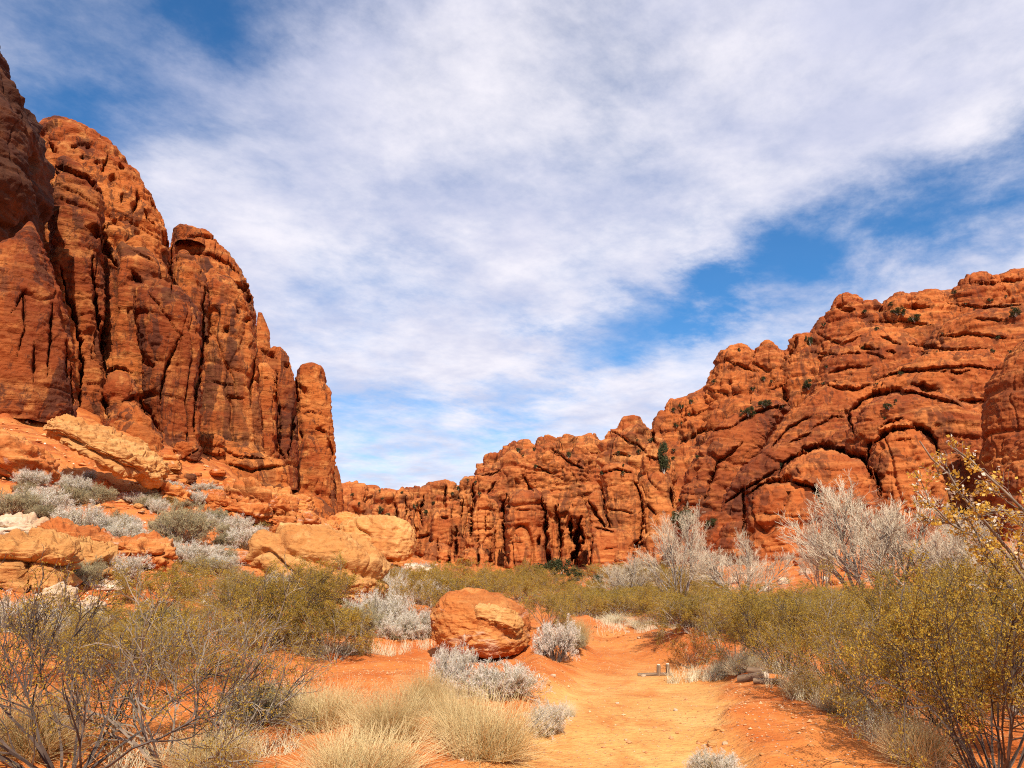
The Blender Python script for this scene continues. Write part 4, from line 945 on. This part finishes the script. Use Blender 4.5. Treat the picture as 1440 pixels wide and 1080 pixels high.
def juniper(seed, nm='juniper'):
    R = np.random.default_rng(seed)
    k = 16; C0 = R.normal(size=(k, 3))*np.array([.32, .32, .22])+np.array([0, 0, .5]); C0[:, 2] = np.clip(C0[:, 2], .15, .95)
    pts = np.repeat(C0, 180, 0)+unit(R.normal(size=(k*180, 3)))*(R.random((k*180, 1))**.4)*R.uniform(.16, .27, (k, 1)).repeat(180, 0)
    tr = grow(R, np.zeros((4, 3))-[0, 0, .1], R.normal(size=(4, 3))*.3+[0, 0, 1], np.full(4, .7), 4, .2)
    return proto(nm, [('trunk', *tubes(tr, .05, .015, 5), M_BARK), ('crown', *leaves(R, pts, .075, .02, .6), M_JUN)])

rg = random.Random(21)
CRE = [creosote(401), creosote(402, 24, 24000), creosote(403, 18, 19000, 1.2), creosote(404, 22, 22000, .9), creosote(407, 18, 16000, 1.25)]
TWG = [creosote(405, 16, 8400, 1.25, M_TWIGD, lsize=.014, t0=.4, tk=1.2, cl=4, n3=2), creosote(406, 14, 8000, 1.1, M_TWIG, lsize=.014, t0=.4, tk=1.2, cl=4, n3=2), creosote(409, 15, 8000, 1.3, M_TWIGD, lsize=.014, t0=.4, tk=1.2, cl=4, n3=2)]
CRN = [creosote(451, 22, 36000, 1.1, lsize=.0145, cl=5, jit=.013, n3=2), creosote(452, 18, 30000, 1.25, lsize=.0145, cl=5, jit=.013, n3=2), creosote(453, 24, 36000, 1.0, M_TWIGD, lsize=.0145, cl=5, jit=.013, n3=2)]
RUS = [creosote(408, 14, 6000, 1.2, M_TWIGD, M_RUST, .03, 'rusty_shrub')]
PAL = [pale_brush(411), pale_brush(412, flat=.8), pale_brush(413, n0=60)]
GRB = [pale_brush(414, M_PALEG, M_TWIG, 60, 'grey_brush'), pale_brush(415, M_PALEG, M_TWIGD, 64, 'grey_brush')]
DKB = [pale_brush(416, M_PALE, M_TWIGD, 46, 'twiggy_shrub')]
TUS = [tussock_proto(421, M_STRAW), tussock_proto(422, M_STRAW, 2900, spread=1.05), tussock_proto(423, M_STRAW, 2400, spread=.9)]
TUP = [tussock_proto(424, M_STRAWP, 1200), tussock_proto(425, M_STRAWP, 1400, spread=.9)]
BAR = [bare_tree(431, 6, .8, dens=.75), bare_tree(432, 7, .95, dens=.75), bare_tree(433, 8, .75, .1, dens=.6), bare_tree(434, 8, .85, .1, dens=.6)]
JUN = [juniper(441), juniper(442), juniper(443)]
SPEC = {'c': (CRE, 1.05, 1.75, 'bush'), 'n': (CRN, 1.05, 1.75, 'bush'), 't': (TWG, 1.05, 1.85, 'bush'), 'r': (RUS, 1.05, 1.8, 'shrub'), 'p': (PAL, .82, 1.55, 'shrub'), 'g': (GRB, .82, 1.5, 'shrub'), 'd': (DKB, .8, 1.5, 'shrub'), 's': (TUS, .85, 1.25, 'grass'), 'w': (TUP, .85, 1.25, 'grass'), 'b': (BAR, 1.35, 1.2, 'tree'), 'j': (JUN, .95, 1.1, 'juniper')}
GRP = {'c': 'olive creosote bushes', 'n': 'olive creosote bushes', 't': 'open twiggy bushes', 'r': 'rusty shrubs', 'p': 'pale brush', 'g': 'grey green brush', 'd': 'dark stemmed shrubs', 's': 'straw grass tussocks', 'w': 'bleached grass tussocks', 'b': 'bare pale trees', 'j': 'dark green junipers'}
_n_ = {}
def put(kind, u, v, w, h, label, p=None, var=None, group=None):
    if kind == 'c' and w > 135: kind = 'n'; h *= .93
    prs, H, W, catg = SPEC[kind]
    if p is None: p = ghit(u, v)
    i = _n_.get(kind, 0); _n_[kind] = i+1
    pr = prs[i % len(prs) if var is None else var]
    m = math.hypot(p[0], p[1])/F*(p[1]/math.hypot(p[0], p[1]))
    sx, sz = w*m/pr['W']*(1.12 if kind in 'pg' else 1), h*m/pr['H']*rg.uniform(.92, 1.08)
    return plant(pr, (p[0], p[1], p[2]), (sx, sx, sz), rg.uniform(0, 6.28), label, catg, group or GRP[kind])
# ------------------------------------------------------------------ what grows where: (kind, u, v of foot, width, height, label)
PLANTS = [
 ('t', 95, 1092, 400, 265, 'big open bush with dark twigs filling the corner by the picture edge'),
 ('t', 245, 1082, 340, 225, 'large open bush of grey twigs with a long bare branch toward the soil'),
 ('t', 345, 1030, 210, 120, 'low spreading twiggy bush at the edge of the bare red soil'),
 ('t', 20, 985, 230, 130, 'twiggy olive bush below the two cream boulders'),
 ('c', 150, 955, 200, 95, 'olive bush below the flat cream rock'),
 ('c', 265, 945, 210, 110, 'broad olive bush between the twiggy corner bush and the ochre boulder'),
 ('c', 395, 905, 165, 105, 'dense olive bush with a dark base beside the bare red soil'),
 ('c', 330, 895, 170, 80, 'olive bush in front of the pale brush on the lower slope'),
 ('c', 225, 858, 130, 62, 'olive bush beside the long flat slab ledge'),
 ('c', 455, 862, 120, 66, 'dark olive bush against the face of the biggest ochre boulder'),
 ('c', 300, 850, 130, 52, 'small olive bush above the dense dark based one'),
 ('c', 545, 832, 70, 36, 'small olive bush in the gap under the domed ochre boulder'),
 ('c', 575, 868, 100, 66, 'upright olive bush behind the rounded orange boulder'),
 ('c', 625, 862, 100, 50, 'olive bush touching the rounded boulder from behind'),
 ('c', 668, 846, 110, 40, 'low olive bush showing above the rounded boulder'),
 ('c', 728, 846, 90, 36, 'low olive bush behind the shoulder of the rounded boulder'),
 ('c', 768, 884, 76, 54, 'olive bush standing beside the rounded boulder near the trail'),
 ('c', 815, 866, 80, 34, 'olive bush at the far bend of the trail'),
 ('c', 870, 868, 90, 36, 'olive bush beyond the bend where the trail disappears'),
 ('c', 925, 876, 100, 44, 'olive bush on the bank past the trail bend'),
 ('c', 975, 890, 110, 58, 'olive bush above the dry grass bank of the trail'),
 ('r', 975, 940, 74, 42, 'rust coloured shrub behind the two short posts'),
 ('c', 1035, 930, 150, 92, 'olive bush overhanging the bleached grass by the posts'),
 ('c', 1105, 945, 170, 110, 'olive bush above the row of small logs'),
 ('c', 1190, 985, 220, 150, 'large olive bush with grey stems leaning over the trail edge'),
 ('c', 1290, 1035, 270, 200, 'very large olive bush with bare grey stems arching low over the soil'),
 ('c', 1400, 1095, 330, 270, 'largest olive bush filling the corner opposite the twiggy one'),
 ('c', 1465, 1010, 260, 215, 'tall olive bush under the golden leaved branches'),
 ('c', 1385, 945, 200, 130, 'olive bush in the thicket behind the largest corner bush'),
 ('c', 1290, 925, 190, 110, 'olive bush in the thicket in front of the tallest bare tree'),
 ('c', 1205, 910, 160, 84, 'olive bush in the thicket below the tallest bare tree'),
 ('c', 1125, 895, 140, 66, 'olive bush in the thicket in front of the round butte'),
 ('c', 1050, 880, 130, 52, 'olive bush in the thicket in front of the twin bare trees'),
 # pale brush on the slope under the cliff
 ('p', 24, 666, 26, 16, 'pale brush clump topmost at the picture edge under the bedrock apron'),
 ('p', 45, 684, 44, 20, 'pale brush at the upper end of the long brush line'),
 ('p', 72, 682, 34, 17, 'pale brush second in the upper brush line'),
 ('p', 106, 694, 40, 24, 'pale rounded brush in the middle of the upper brush line'),
 ('g', 134, 710, 44, 26, 'grey brush at the lower end of the upper brush line'),
 ('g', 96, 712, 46, 26, 'grey brush under the rounded pale one on red soil'),
 ('p', 125, 676, 17, 13, 'small white tuft beside the block under the tilted slab'),
 ('g', 18, 728, 64, 40, 'grey green brush above the bleached white rock'),
 ('p', 60, 726, 62, 32, 'pale brush heading the lower brush line above the ledges'),
 ('p', 108, 752, 66, 36, 'widest pale brush growing along the long flat slab'),
 ('p', 136, 756, 44, 26, 'pale brush touching the widest one on the slab'),
 ('p', 176, 762, 42, 26, 'pale brush at the far end of the long flat slab'),
 ('p', 198, 768, 28, 16, 'small pale brush below the end of the slab'),
 ('p', 217, 775, 28, 15, 'tiny pale brush beyond the slab toward the grey green bush'),
 ('g', 36, 772, 48, 24, 'grey brush growing between white rock and blocky ledge'),
 ('g', 108, 820, 60, 32, 'grey brush in front of the low broken ledge'),
 ('p', 168, 818, 66, 36, 'pale brush right behind the flat cream rock'.replace('right ', '')),
 ('p', 186, 708, 34, 14, 'pale brush in the shade line under the tilted slab'),
 ('g', 212, 716, 40, 16, 'grey brush under the lower tip of the tilted slab'),
 ('g', 255, 762, 72, 52, 'tall grey green fan shaped bush alone on the red soil'),
 ('p', 258, 790, 62, 26, 'white topped brush below the fan shaped bush'),
 ('p', 293, 788, 40, 20, 'white brush touching the red soil patch below the fan shaped bush'),
 ('p', 312, 806, 44, 22, 'rounded white brush at the lower end of the red soil patch'),
 ('g', 285, 808, 50, 22, 'grey brush under the white topped pair'),
 ('p', 326, 750, 46, 24, 'pale brush uphill from the biggest ochre boulder'),
 ('p', 336, 774, 54, 28, 'white brush touching the upper end of the biggest ochre boulder'),
 ('p', 358, 756, 34, 16, 'small pale brush at the lip of the cracked outcrop'),
 ('g', 302, 736, 34, 18, 'grey brush beside the broken outcrop'),
 ('p', 272, 710, 36, 16, 'pale brush among rubble above the fan shaped bush'),
 ('p', 290, 694, 40, 13, 'pale low brush high in the rubble under the columns'),
 ('p', 240, 690, 30, 12, 'pale low brush beside the slab tip under the columns'),
 ('p', 430, 735, 30, 10, 'thin line of pale brush along the foot of the last pillar'),
 ('p', 452, 745, 26, 10, 'pale brush ending the line under the last pillar'),
 ('p', 395, 838, 44, 30, 'pale brush under the overhang of the biggest ochre boulder'),
 ('g', 335, 832, 54, 30, 'grey brush between the olive bushes on the lower slope'),
 ('p', 530, 884, 78, 44, 'bright white dome of brush below the biggest ochre boulder'),
 ('g', 498, 892, 70, 38, 'straw green brush leaning on the bright white dome'),
 ('p', 560, 900, 56, 30, 'low white brush beside the bright white dome'),
 ('p', 592, 896, 56, 32, 'white brush against the shaded side of the rounded boulder'),
 ('p', 552, 848, 44, 36, 'pale brush behind the bright white dome'),
 ('p', 602, 852, 50, 34, 'pale brush among olive bushes behind the rounded boulder'),
 ('p', 592, 806, 44, 14, 'pale brush on the rock rib running to the canyon floor'),
 ('p', 560, 812, 30, 12, 'small pale brush near the rock rib'),
 ('p', 96, 905, 80, 46, 'pale brush just below the two cream boulders'),
 ('p', 20, 890, 70, 44, 'pale brush at the picture edge below the blocky ledge'),
 ('g', 220, 905, 90, 44, 'straw coloured brush in the olive tangle'),
 # near the trail
 ('p', 700, 980, 96, 42, 'grey white brush in front of the rounded boulder'),
 ('d', 640, 978, 62, 58, 'upright dark stemmed shrub in front of the rounded boulder'),
 ('d', 782, 930, 66, 46, 'white tipped shrub on the bank beside the rounded boulder'),
 ('g', 803, 915, 36, 24, 'small grey tuft at the trail side of the white tipped shrub'),
 ('s', 812, 905, 40, 32, 'rounded golden grass clump at the trail bend'),
 ('s', 795, 888, 34, 18, 'yellow grass clump behind the rounded golden one'),
 ('p', 770, 1034, 54, 40, 'small round white brush beside the trail sand'),
 ('w', 799, 1008, 22, 17, 'tiny white tuft alone on the trail edge'),
 ('p', 1006, 1090, 62, 28, 'round white brush cut by the picture bottom on the trail'),
 ('s', 682, 1062, 140, 70, 'big straw tussock below the grey white brush'),
 ('s', 505, 1104, 170, 58, 'big straw tussock at the picture bottom'),
 ('s', 545, 1040, 110, 56, 'straw tussock with a white tip between two bigger ones'),
 ('s', 455, 1022, 110, 48, 'pale gold tussock beside the open twiggy bush'),
 ('s', 600, 1006, 66, 52, 'straw tussock behind the big one near the dark stemmed shrub'),
 ('s', 640, 1040, 74, 56, 'straw tussock merging with the big one by the trail'),
 ('g', 362, 1012, 90, 46, 'yellowish brush under the low twiggy bush'),
 ('s', 40, 1060, 150, 70, 'straw grass under the big corner bush'),
 ('s', 300, 1085, 120, 50, 'straw grass beneath the long bare branch'),
 ('s', 1290, 1075, 90, 50, 'straw tussock at the foot of the very large olive bush'),
 ('w', 1040, 948, 44, 30, 'bleached tussock under the olive bush by the posts'),
 ('w', 1060, 944, 40, 26, 'bleached tussock between posts and logs'),
 ('w', 1015, 950, 34, 20, 'bleached tussock closest to the posts'),
 ('s', 1140, 985, 60, 36, 'straw tussock behind the row of logs'),
 ('s', 1190, 1005, 60, 36, 'straw tussock under the leaning grey stems'),
 ('w', 905, 884, 50, 14, 'bleached grass on the bank at the trail bend'),
 ('w', 865, 876, 50, 12, 'bleached grass where the trail disappears'),
 ('s', 175, 918, 70, 30, 'straw grass in the olive tangle beside the cream boulders'),
 ('w', 445, 922, 40, 16, 'bleached grass line at the top of the bare red soil'),
 ('w', 490, 920, 40, 15, 'bleached grass below the bright white dome'),
 # trees
 ('b', 958, 850, 105, 116, 'rounded bare pale tree with dark limbs below the red tower'),
 ('b', 1042, 856, 140, 96, 'wide bare pale tree in front of the round butte'),
 ('b', 882, 850, 80, 62, 'small bare pale tree at the foot of the red tower'),
]
for k in PLANTS: put(*k)
def tree(u, v, w, h, Y, var, label):
    p = at(u, v, Y); p[2] = zground(p[:1], p[1:2])[0]
    hh = h-max(0, v-float(project(p[None])[1][0]))
    put('b', u, v, w, hh, label, p=p, var=var)
tree(1228, 880, 210, 186, 31, 2, 'tallest bare cream tree with upright twigs before the domes')
tree(1315, 880, 170, 160, 29, 3, 'bare cream tree between the tallest one and the golden leaves')
tree(1375, 880, 150, 140, 27, 2, 'bare cream tree behind the golden leaved branches')
tree(1160, 870, 80, 120, 40, 3, 'slender bare tree in front of the round butte side')
# olive thicket filling the valley floor
rt = random.Random(77)
for i in range(70):
    u = rt.uniform(800, 1500); v = rt.uniform(852, 905) if u > 960 else rt.uniform(846, 866)
    if u < 1050: v = min(v, 882)
    put('c', u, v, rt.uniform(80, 120)*(v-790)/70, rt.uniform(.42, .62)*(v-808), 'olive bush in the dense thicket between trail and bare trees', group='olive bushes in the valley thicket')
for i in range(60):
    u = rt.uniform(560, 1000); v = rt.uniform(818, 850)
    put('c', u, v, rt.uniform(50, 80), rt.uniform(18, 30), 'low olive bush on the far canyon floor', group='olive bushes on the far canyon floor')
for i in range(9):
    u = rt.uniform(-20, 470); v = rt.uniform(895, 960)
    if u > 330 and v > 930: continue
    put(rt.choice('cct'), u, v, rt.uniform(100, 160), rt.uniform(45, 75), 'olive bush in the tangle below the ledges', group='olive bushes in the tangle below the ledges')
for i in range(26):
    u = rt.uniform(230, 480); lim = np.interp(u, [200, 300, 480], [690, 700, 745])
    put(rt.choice('pgc'), u, lim+rt.uniform(0, 45), rt.uniform(14, 26), rt.uniform(8, 13), 'little scrubby plant among the rubble below the columns', group='little plants in the rubble')
for i in range(34):
    u = rt.uniform(0, 340); lim = np.interp(u, [0, 150, 250, 340], [668, 702, 712, 735])
    put(rt.choice('ppg'), u, lim+rt.uniform(0, 90), rt.uniform(18, 38), rt.uniform(11, 20), 'small pale brush scattered on the red slope below the cliff', group='small pale brush on the red slope')
for i in range(16):
    put('c', rt.uniform(1330, 1520), rt.uniform(915, 1000), rt.uniform(150, 220), rt.uniform(90, 150), 'olive bush packed behind the corner bush', group='olive bushes behind the corner bush')
# ------------------------------------------------------------------ junipers on the cliffs (feet found by looking at the rock)
bpy.context.view_layer.update(); dg = bpy.context.evaluated_depsgraph_get()
ROCKS = {o.name for o in col.objects if o.parent in (LC, CW, TW, RS, BT, EC)} | {'ground'}
def rock_hit(u, v):
    o = Vector((0, 0, CAMZ)); d = Vector(ray(u, v)).normalized()
    for _ in range(60):
        ok, p, n, i, ob, m = sc.ray_cast(dg, o, d)
        if not ok: return None
        if ob.name in ROCKS: return np.array(p)
        o = p+d*.05
    return None
JL = [(752, 820, 34, 30, 'rounded dark juniper at the foot of the canyon wall'), (783, 812, 44, 26, 'wide dark juniper beside the cleft of the canyon wall'), (812, 818, 30, 20, 'dark juniper inside the mouth of the cleft'), (800, 828, 24, 14, 'low dark juniper below the cleft'), (840, 826, 20, 18, 'small dark juniper against the foot of the tower'), (962, 742, 34, 30, 'dark juniper in the gully beside the red tower'), (1000, 740, 14, 10, 'small juniper on the gully ledge'), (800, 643, 8, 8, 'tiny juniper on the skyline knob of the canyon wall'), (1262, 442, 22, 11, 'dark juniper under the summit knobs'), (1286, 452, 16, 12, 'juniper just below the summit'), (1428, 444, 20, 13, 'juniper high up where the ridge leaves the picture'), (1139, 484, 11, 14, 'lone juniper on the shoulder of the ridge'), (1137, 546, 16, 12, 'juniper midway up the layered ledges'), (1052, 584, 22, 12, 'juniper on a ledge above the slab ridge'), (1075, 572, 20, 10, 'juniper row end above the slab ridge'), (934, 660, 20, 40, 'juniper climbing the gully behind the tower'), (1250, 575, 16, 8, 'small juniper above the arched dome'), (535, 722, 12, 9, 'juniper dot on the far ridge face'), (545, 730, 12, 8, 'second juniper dot on the far ridge face')]
for u, v, w, h, lab in JL:
    p = rock_hit(u, v-1)
    if p is None: continue
    d = p-np.array([0, 0, CAMZ]); p = np.array([0, 0, CAMZ])+d*.996
    put('j', u, v, w, h, lab, p=p-np.array([0, 0, .15*h/F*p[1]]))
for i in range(70):
    if i < 40: u = rt.uniform(930, 1440); v = np.interp(u, SKY_R[:, 0], SKY_R[:, 1])+rt.random()**1.3*170+6
    elif i < 58: u = rt.uniform(485, 850); v = skyc(u)+rt.uniform(-1, 40)
    else: u = rt.uniform(850, 960); v = np.interp(u, [850, 890, 960], [640, 590, 565])+rt.uniform(8, 70)
    p = rock_hit(u, v)
    if p is None or p[1] > 420: continue
    w = rt.uniform(3.5, 8)
    p = np.array([0, 0, CAMZ])+(p-np.array([0, 0, CAMZ]))*.997
    put('j', u, v, w, w*.75, 'small dark green bush clinging to a rock ledge', p=p-np.array([0, 0, .1*w/F*p[1]]), group='small green bushes on the rock ledges')

# ------------------------------------------------------------------ golden leaved tree leaning in from beyond the picture edge
def golden():
    R = np.random.default_rng(51)
    base = at(1660, 1150, 6.2); base[2] = zground(base[:1], base[1:2])[0]
    def Q(*uvY): return np.array([at(*a) for a in uvY])
    def bez(pts, K):
        L = np.r_[0, np.cumsum(np.linalg.norm(np.diff(pts, axis=0), axis=1))]; t = np.linspace(0, L[-1], K+1)
        P = np.stack([np.interp(t, L, pts[:, i]) for i in range(3)], -1)
        P[1:-1] = (P[:-2]+2*P[1:-1]+P[2:])/4
        return P+np.r_[np.zeros((1, 3)), R.normal(size=(K, 3))*.008]
    limbs = [np.concatenate([[base], Q((1590, 960, 6.1), (1500, 850, 6.0), (1430, 790, 5.9), (1395, 745, 5.8), (1355, 700, 5.7), (1325, 655, 5.6), (1290, 620, 5.5))]),
             np.concatenate([[base], Q((1560, 1000, 6.4), (1450, 830, 6.4), (1420, 772, 6.3), (1360, 755, 6.2), (1330, 730, 6.1), (1300, 700, 6.0))]),
             np.concatenate([[base], Q((1600, 900, 5.8), (1520, 800, 5.7), (1445, 725, 5.6), (1400, 680, 5.5), (1365, 645, 5.4), (1345, 630, 5.3))]),
             np.concatenate([[base], Q((1540, 980, 6.0), (1440, 850, 5.9), (1400, 800, 5.9), (1378, 765, 5.8), (1368, 740, 5.8), (1362, 728, 5.8))]),
             np.concatenate([[base], Q((1620, 900, 6.3), (1560, 800, 6.3), (1480, 740, 6.3), (1420, 715, 6.2), (1380, 715, 6.2), (1355, 730, 6.2))])]
    P0 = np.stack([bez(l, 16) for l in limbs]); L0 = np.full(len(P0), 1.7)
    S, D, L = spawn(R, P0, L0, 13, .55, 1., .4, 1.0, .12, .3); D[:, 0] -= .25
    P1 = grow(R, S, D, L, 5, .22, .05)
    P2 = grow(R, *(q := spawn(R, P1, L, 5, .2, 1., .4, 1.1, .3, .6)), K=3, wander=.25, up=.05)
    e = empty('golden_tree', base, 'tree with golden autumn leaves on dark crooked branches at the picture edge', 'tree')
    T_ = cat_mesh([tubes(P0, .024, .006, 6), tubes(P1, .0055, .0025, 4), tubes(P2, .0025, .0014)])
    mesh_np('branch', *T_, M_TWIG, e)
    pts = np.concatenate([pick(R, P1, 600, .3), pick(R, P2, 1900, .3)])
    mesh_np('foliage', *leaves(R, pts, .03, .016, .7), M_GOLD, e, smooth=False)
golden()

# ------------------------------------------------------------------ dry grass along the trail: uncountable stalks
def dry_grass():
    R = np.random.default_rng(61); S = []
    def strip(u0, v0, u1, v1, dv, n):
        t = R.random(n); u = u0+(u1-u0)*t+R.normal(size=n)*4; v = v0+(v1-v0)*t+np.abs(R.normal(size=n))*-dv
        cl = perlin(np.stack([u/14, v/7, 0*u], -1), 4); k = cl > -.15
        d = ray(u[k], v[k])
        Ys = np.full(k.sum(), 0.); 
        z = np.zeros(k.sum())
        for _ in range(12):
            s_ = (z-CAMZ)/np.minimum(d[:, 2], -.02); x, y = d[:, 0]*s_, d[:, 1]*s_; z = zground(x, y, False)
        S.append(np.stack([x, y, zground(x, y)-.02], -1))
    strip(940, 955, 1060, 945, 4, 900); strip(1060, 950, 1130, 960, 6, 500); strip(1110, 985, 1250, 1030, 14, 1500)
    strip(1200, 1040, 1330, 1090, 22, 1300); strip(840, 878, 960, 893, 3, 900); strip(420, 925, 540, 922, 5, 700); strip(540, 925, 610, 912, 5, 300)
    strip(960, 900, 1010, 915, 5, 300); strip(300, 1040, 430, 1000, 20, 700); strip(150, 1085, 420, 1060, 12, 700); strip(1080, 975, 1160, 990, 10, 500)
    S = np.concatenate(S); n = len(S); S = S[(S[:, 1] > 3) & (S[:, 1] < 40)]; n = len(S)
    D = R.normal(size=(n, 3))*.35+[0, 0, 1]
    P = grow(R, S, D, R.uniform(.08, .24, n), 3, .15, -.03)
    o = mesh_np('dry_grass', *tubes(P, .0032, .001), M_STRAWP, smooth=False); o['kind'] = 'stuff'; o['label'] = 'bleached dry grass stalks edging the trail'
dry_grass()
# ------------------------------------------------------------------ camera, sun, sky
cam = bpy.data.cameras.new('camera'); co = bpy.data.objects.new('camera', cam); link(co)
co.location = (0, 0, CAMZ); co.rotation_euler = (math.pi/2+PITCH, 0, 0)
cam.sensor_fit = 'HORIZONTAL'; cam.sensor_width = 36; cam.lens = 36*F/1440
cam.clip_start = .05; cam.clip_end = 12000
sc.camera = co
SUN_EL, SUN_AZ = math.radians(43), math.radians(171)      # azimuth clockwise from +Y (view direction)
sd = Vector((math.sin(SUN_AZ)*math.cos(SUN_EL), math.cos(SUN_AZ)*math.cos(SUN_EL), math.sin(SUN_EL)))
sl = bpy.data.lights.new('sun', 'SUN'); so = bpy.data.objects.new('sun', sl); link(so)
sl.energy = 5.; sl.angle = math.radians(.5); sl.color = (1., .95, .87)
so.rotation_euler = sd.to_track_quat('Z', 'Y').to_euler(); so.location = (0, -30, 60)
w = NT('World', True); sc.world = w.m
sk = w.n('ShaderNodeTexSky', sky_type='NISHITA', sun_disc=False, sun_elevation=SUN_EL, sun_rotation=SUN_AZ, air_density=1.0, dust_density=.2, ozone_density=2.5, altitude=1000)
D = w.n('ShaderNodeTexCoord').outputs['Generated']
sep = w.n('ShaderNodeSeparateXYZ', i_0=D)
zz = w.math('ADD', w.math('MAXIMUM', sep.outputs[2], 0.), .13)
cx = w.math('DIVIDE', sep.outputs[0], zz); cy = w.math('DIVIDE', sep.outputs[1], zz)
pl = w.n('ShaderNodeCombineXYZ', i_0=cx, i_1=cy, i_2=0.).outputs[0]
# long streets of cloud: coordinates turned and stretched
rt = w.n('ShaderNodeVectorRotate', rotation_type='Z_AXIS', i_Vector=pl, i_Angle=math.radians(38)).outputs[0]
n1 = w.noise(w.vmath('ADD', w.scl(rt, (1.0, .75, 1)), (3.1, 1.7, 0)), 1.0, 10, .58, .12)
n2 = w.noise(w.vmath('ADD', w.scl(rt, (1.0, .7, 1)), (7.1, 4.3, 2)), 3.3, 10, .62, .15)
n3 = w.noise(w.vmath('ADD', pl, (1.1, 9.3, 5)), 10., 8, .65, .1)
dens = w.math('ADD', w.math('MULTIPLY', n1, .75), w.math('ADD', w.math('MULTIPLY', n2, .55), w.math('MULTIPLY', n3, .26)))
def gap(u0, v0, u1, v1, rad, amt):
    """clear lane in the cloud deck between two sky directions"""
    global dens
    a = Vector(ray(u0, v0)).normalized(); b = Vector(ray(u1, v1)).normalized()
    ab = b-a
    t = w.math('DIVIDE', w.vmath('DOT_PRODUCT', w.vmath('SUBTRACT', D, tuple(a)), tuple(ab)), max(ab.length_squared, 1e-6), clamp=True)
    vs = w.n('ShaderNodeVectorMath', operation='SCALE', i_0=tuple(ab)); w.t.links.new(t, vs.inputs[3])
    ds = w.vmath('DISTANCE', D, w.vmath('ADD', vs.outputs[0], tuple(a)))
    ds = w.math('ADD', ds, w.math('MULTIPLY', w.math('SUBTRACT', n2, .5), .14))
    dens = w.math('SUBTRACT', dens, w.rng(ds, 0., rad, amt, 0.))
gap(1580, 175, 1030, 405, .10, .40)
gap(1010, 405, 700, 560, .075, .26)
gap(600, 600, 520, 615, .08, .18)
gap(40, 120, 260, -60, .25, .25)
gap(330, 30, 560, -60, .1, .15)
gap(130, 200, 110, 300, .1, .10)
gap(560, 380, 470, 420, .11, .10)
gap(860, 120, 800, 40, .1, .08)
bk = w.rng(sep.outputs[1], .1, -.4, 0., .28)      # unseen cloud overhead and behind the camera, thinned to weaken the fill light
dens = w.math('SUBTRACT', dens, bk)
mask = w.rng(dens, .31, .94, .03, 1.)
shade = w.noise(w.vmath('ADD', rt, (4., 2., 0)), 2.2, 8, .6, .1)
cc = w.mix(w.rng(shade, .35, .65), (.64, .66, .83), (.94, .91, .98))
bg1 = w.n('ShaderNodeBackground', i_Strength=.12)
hs = w.n('ShaderNodeHueSaturation', i_Saturation=1.35, i_Value=1.0, i_Color=sk.outputs[0]); w.t.links.new(hs.outputs[0], bg1.inputs[0])
bg2 = w.n('ShaderNodeBackground', i_Color=cc, i_Strength=.80)
ms = w.n('ShaderNodeMixShader'); w.t.links.new(mask, ms.inputs[0]); w.t.links.new(bg1.outputs[0], ms.inputs[1]); w.t.links.new(bg2.outputs[0], ms.inputs[2])
w.n('ShaderNodeOutputWorld', i_Surface=ms.outputs[0])
vs_ = sc.view_settings
sc.display_settings.display_device = 'sRGB'
vs_.view_transform = 'Standard'; vs_.look = 'None'; vs_.exposure = .38; vs_.gamma = 1.; vs_.use_curve_mapping = False
sc.render.engine = 'CYCLES'
sc.cycles.max_bounces = 5; sc.cycles.diffuse_bounces = 3; sc.cycles.transparent_max_bounces = 4
sc.cycles.use_denoising = False
sc.cycles.pixel_filter_type = 'BLACKMAN_HARRIS'; sc.cycles.filter_width = 1.05
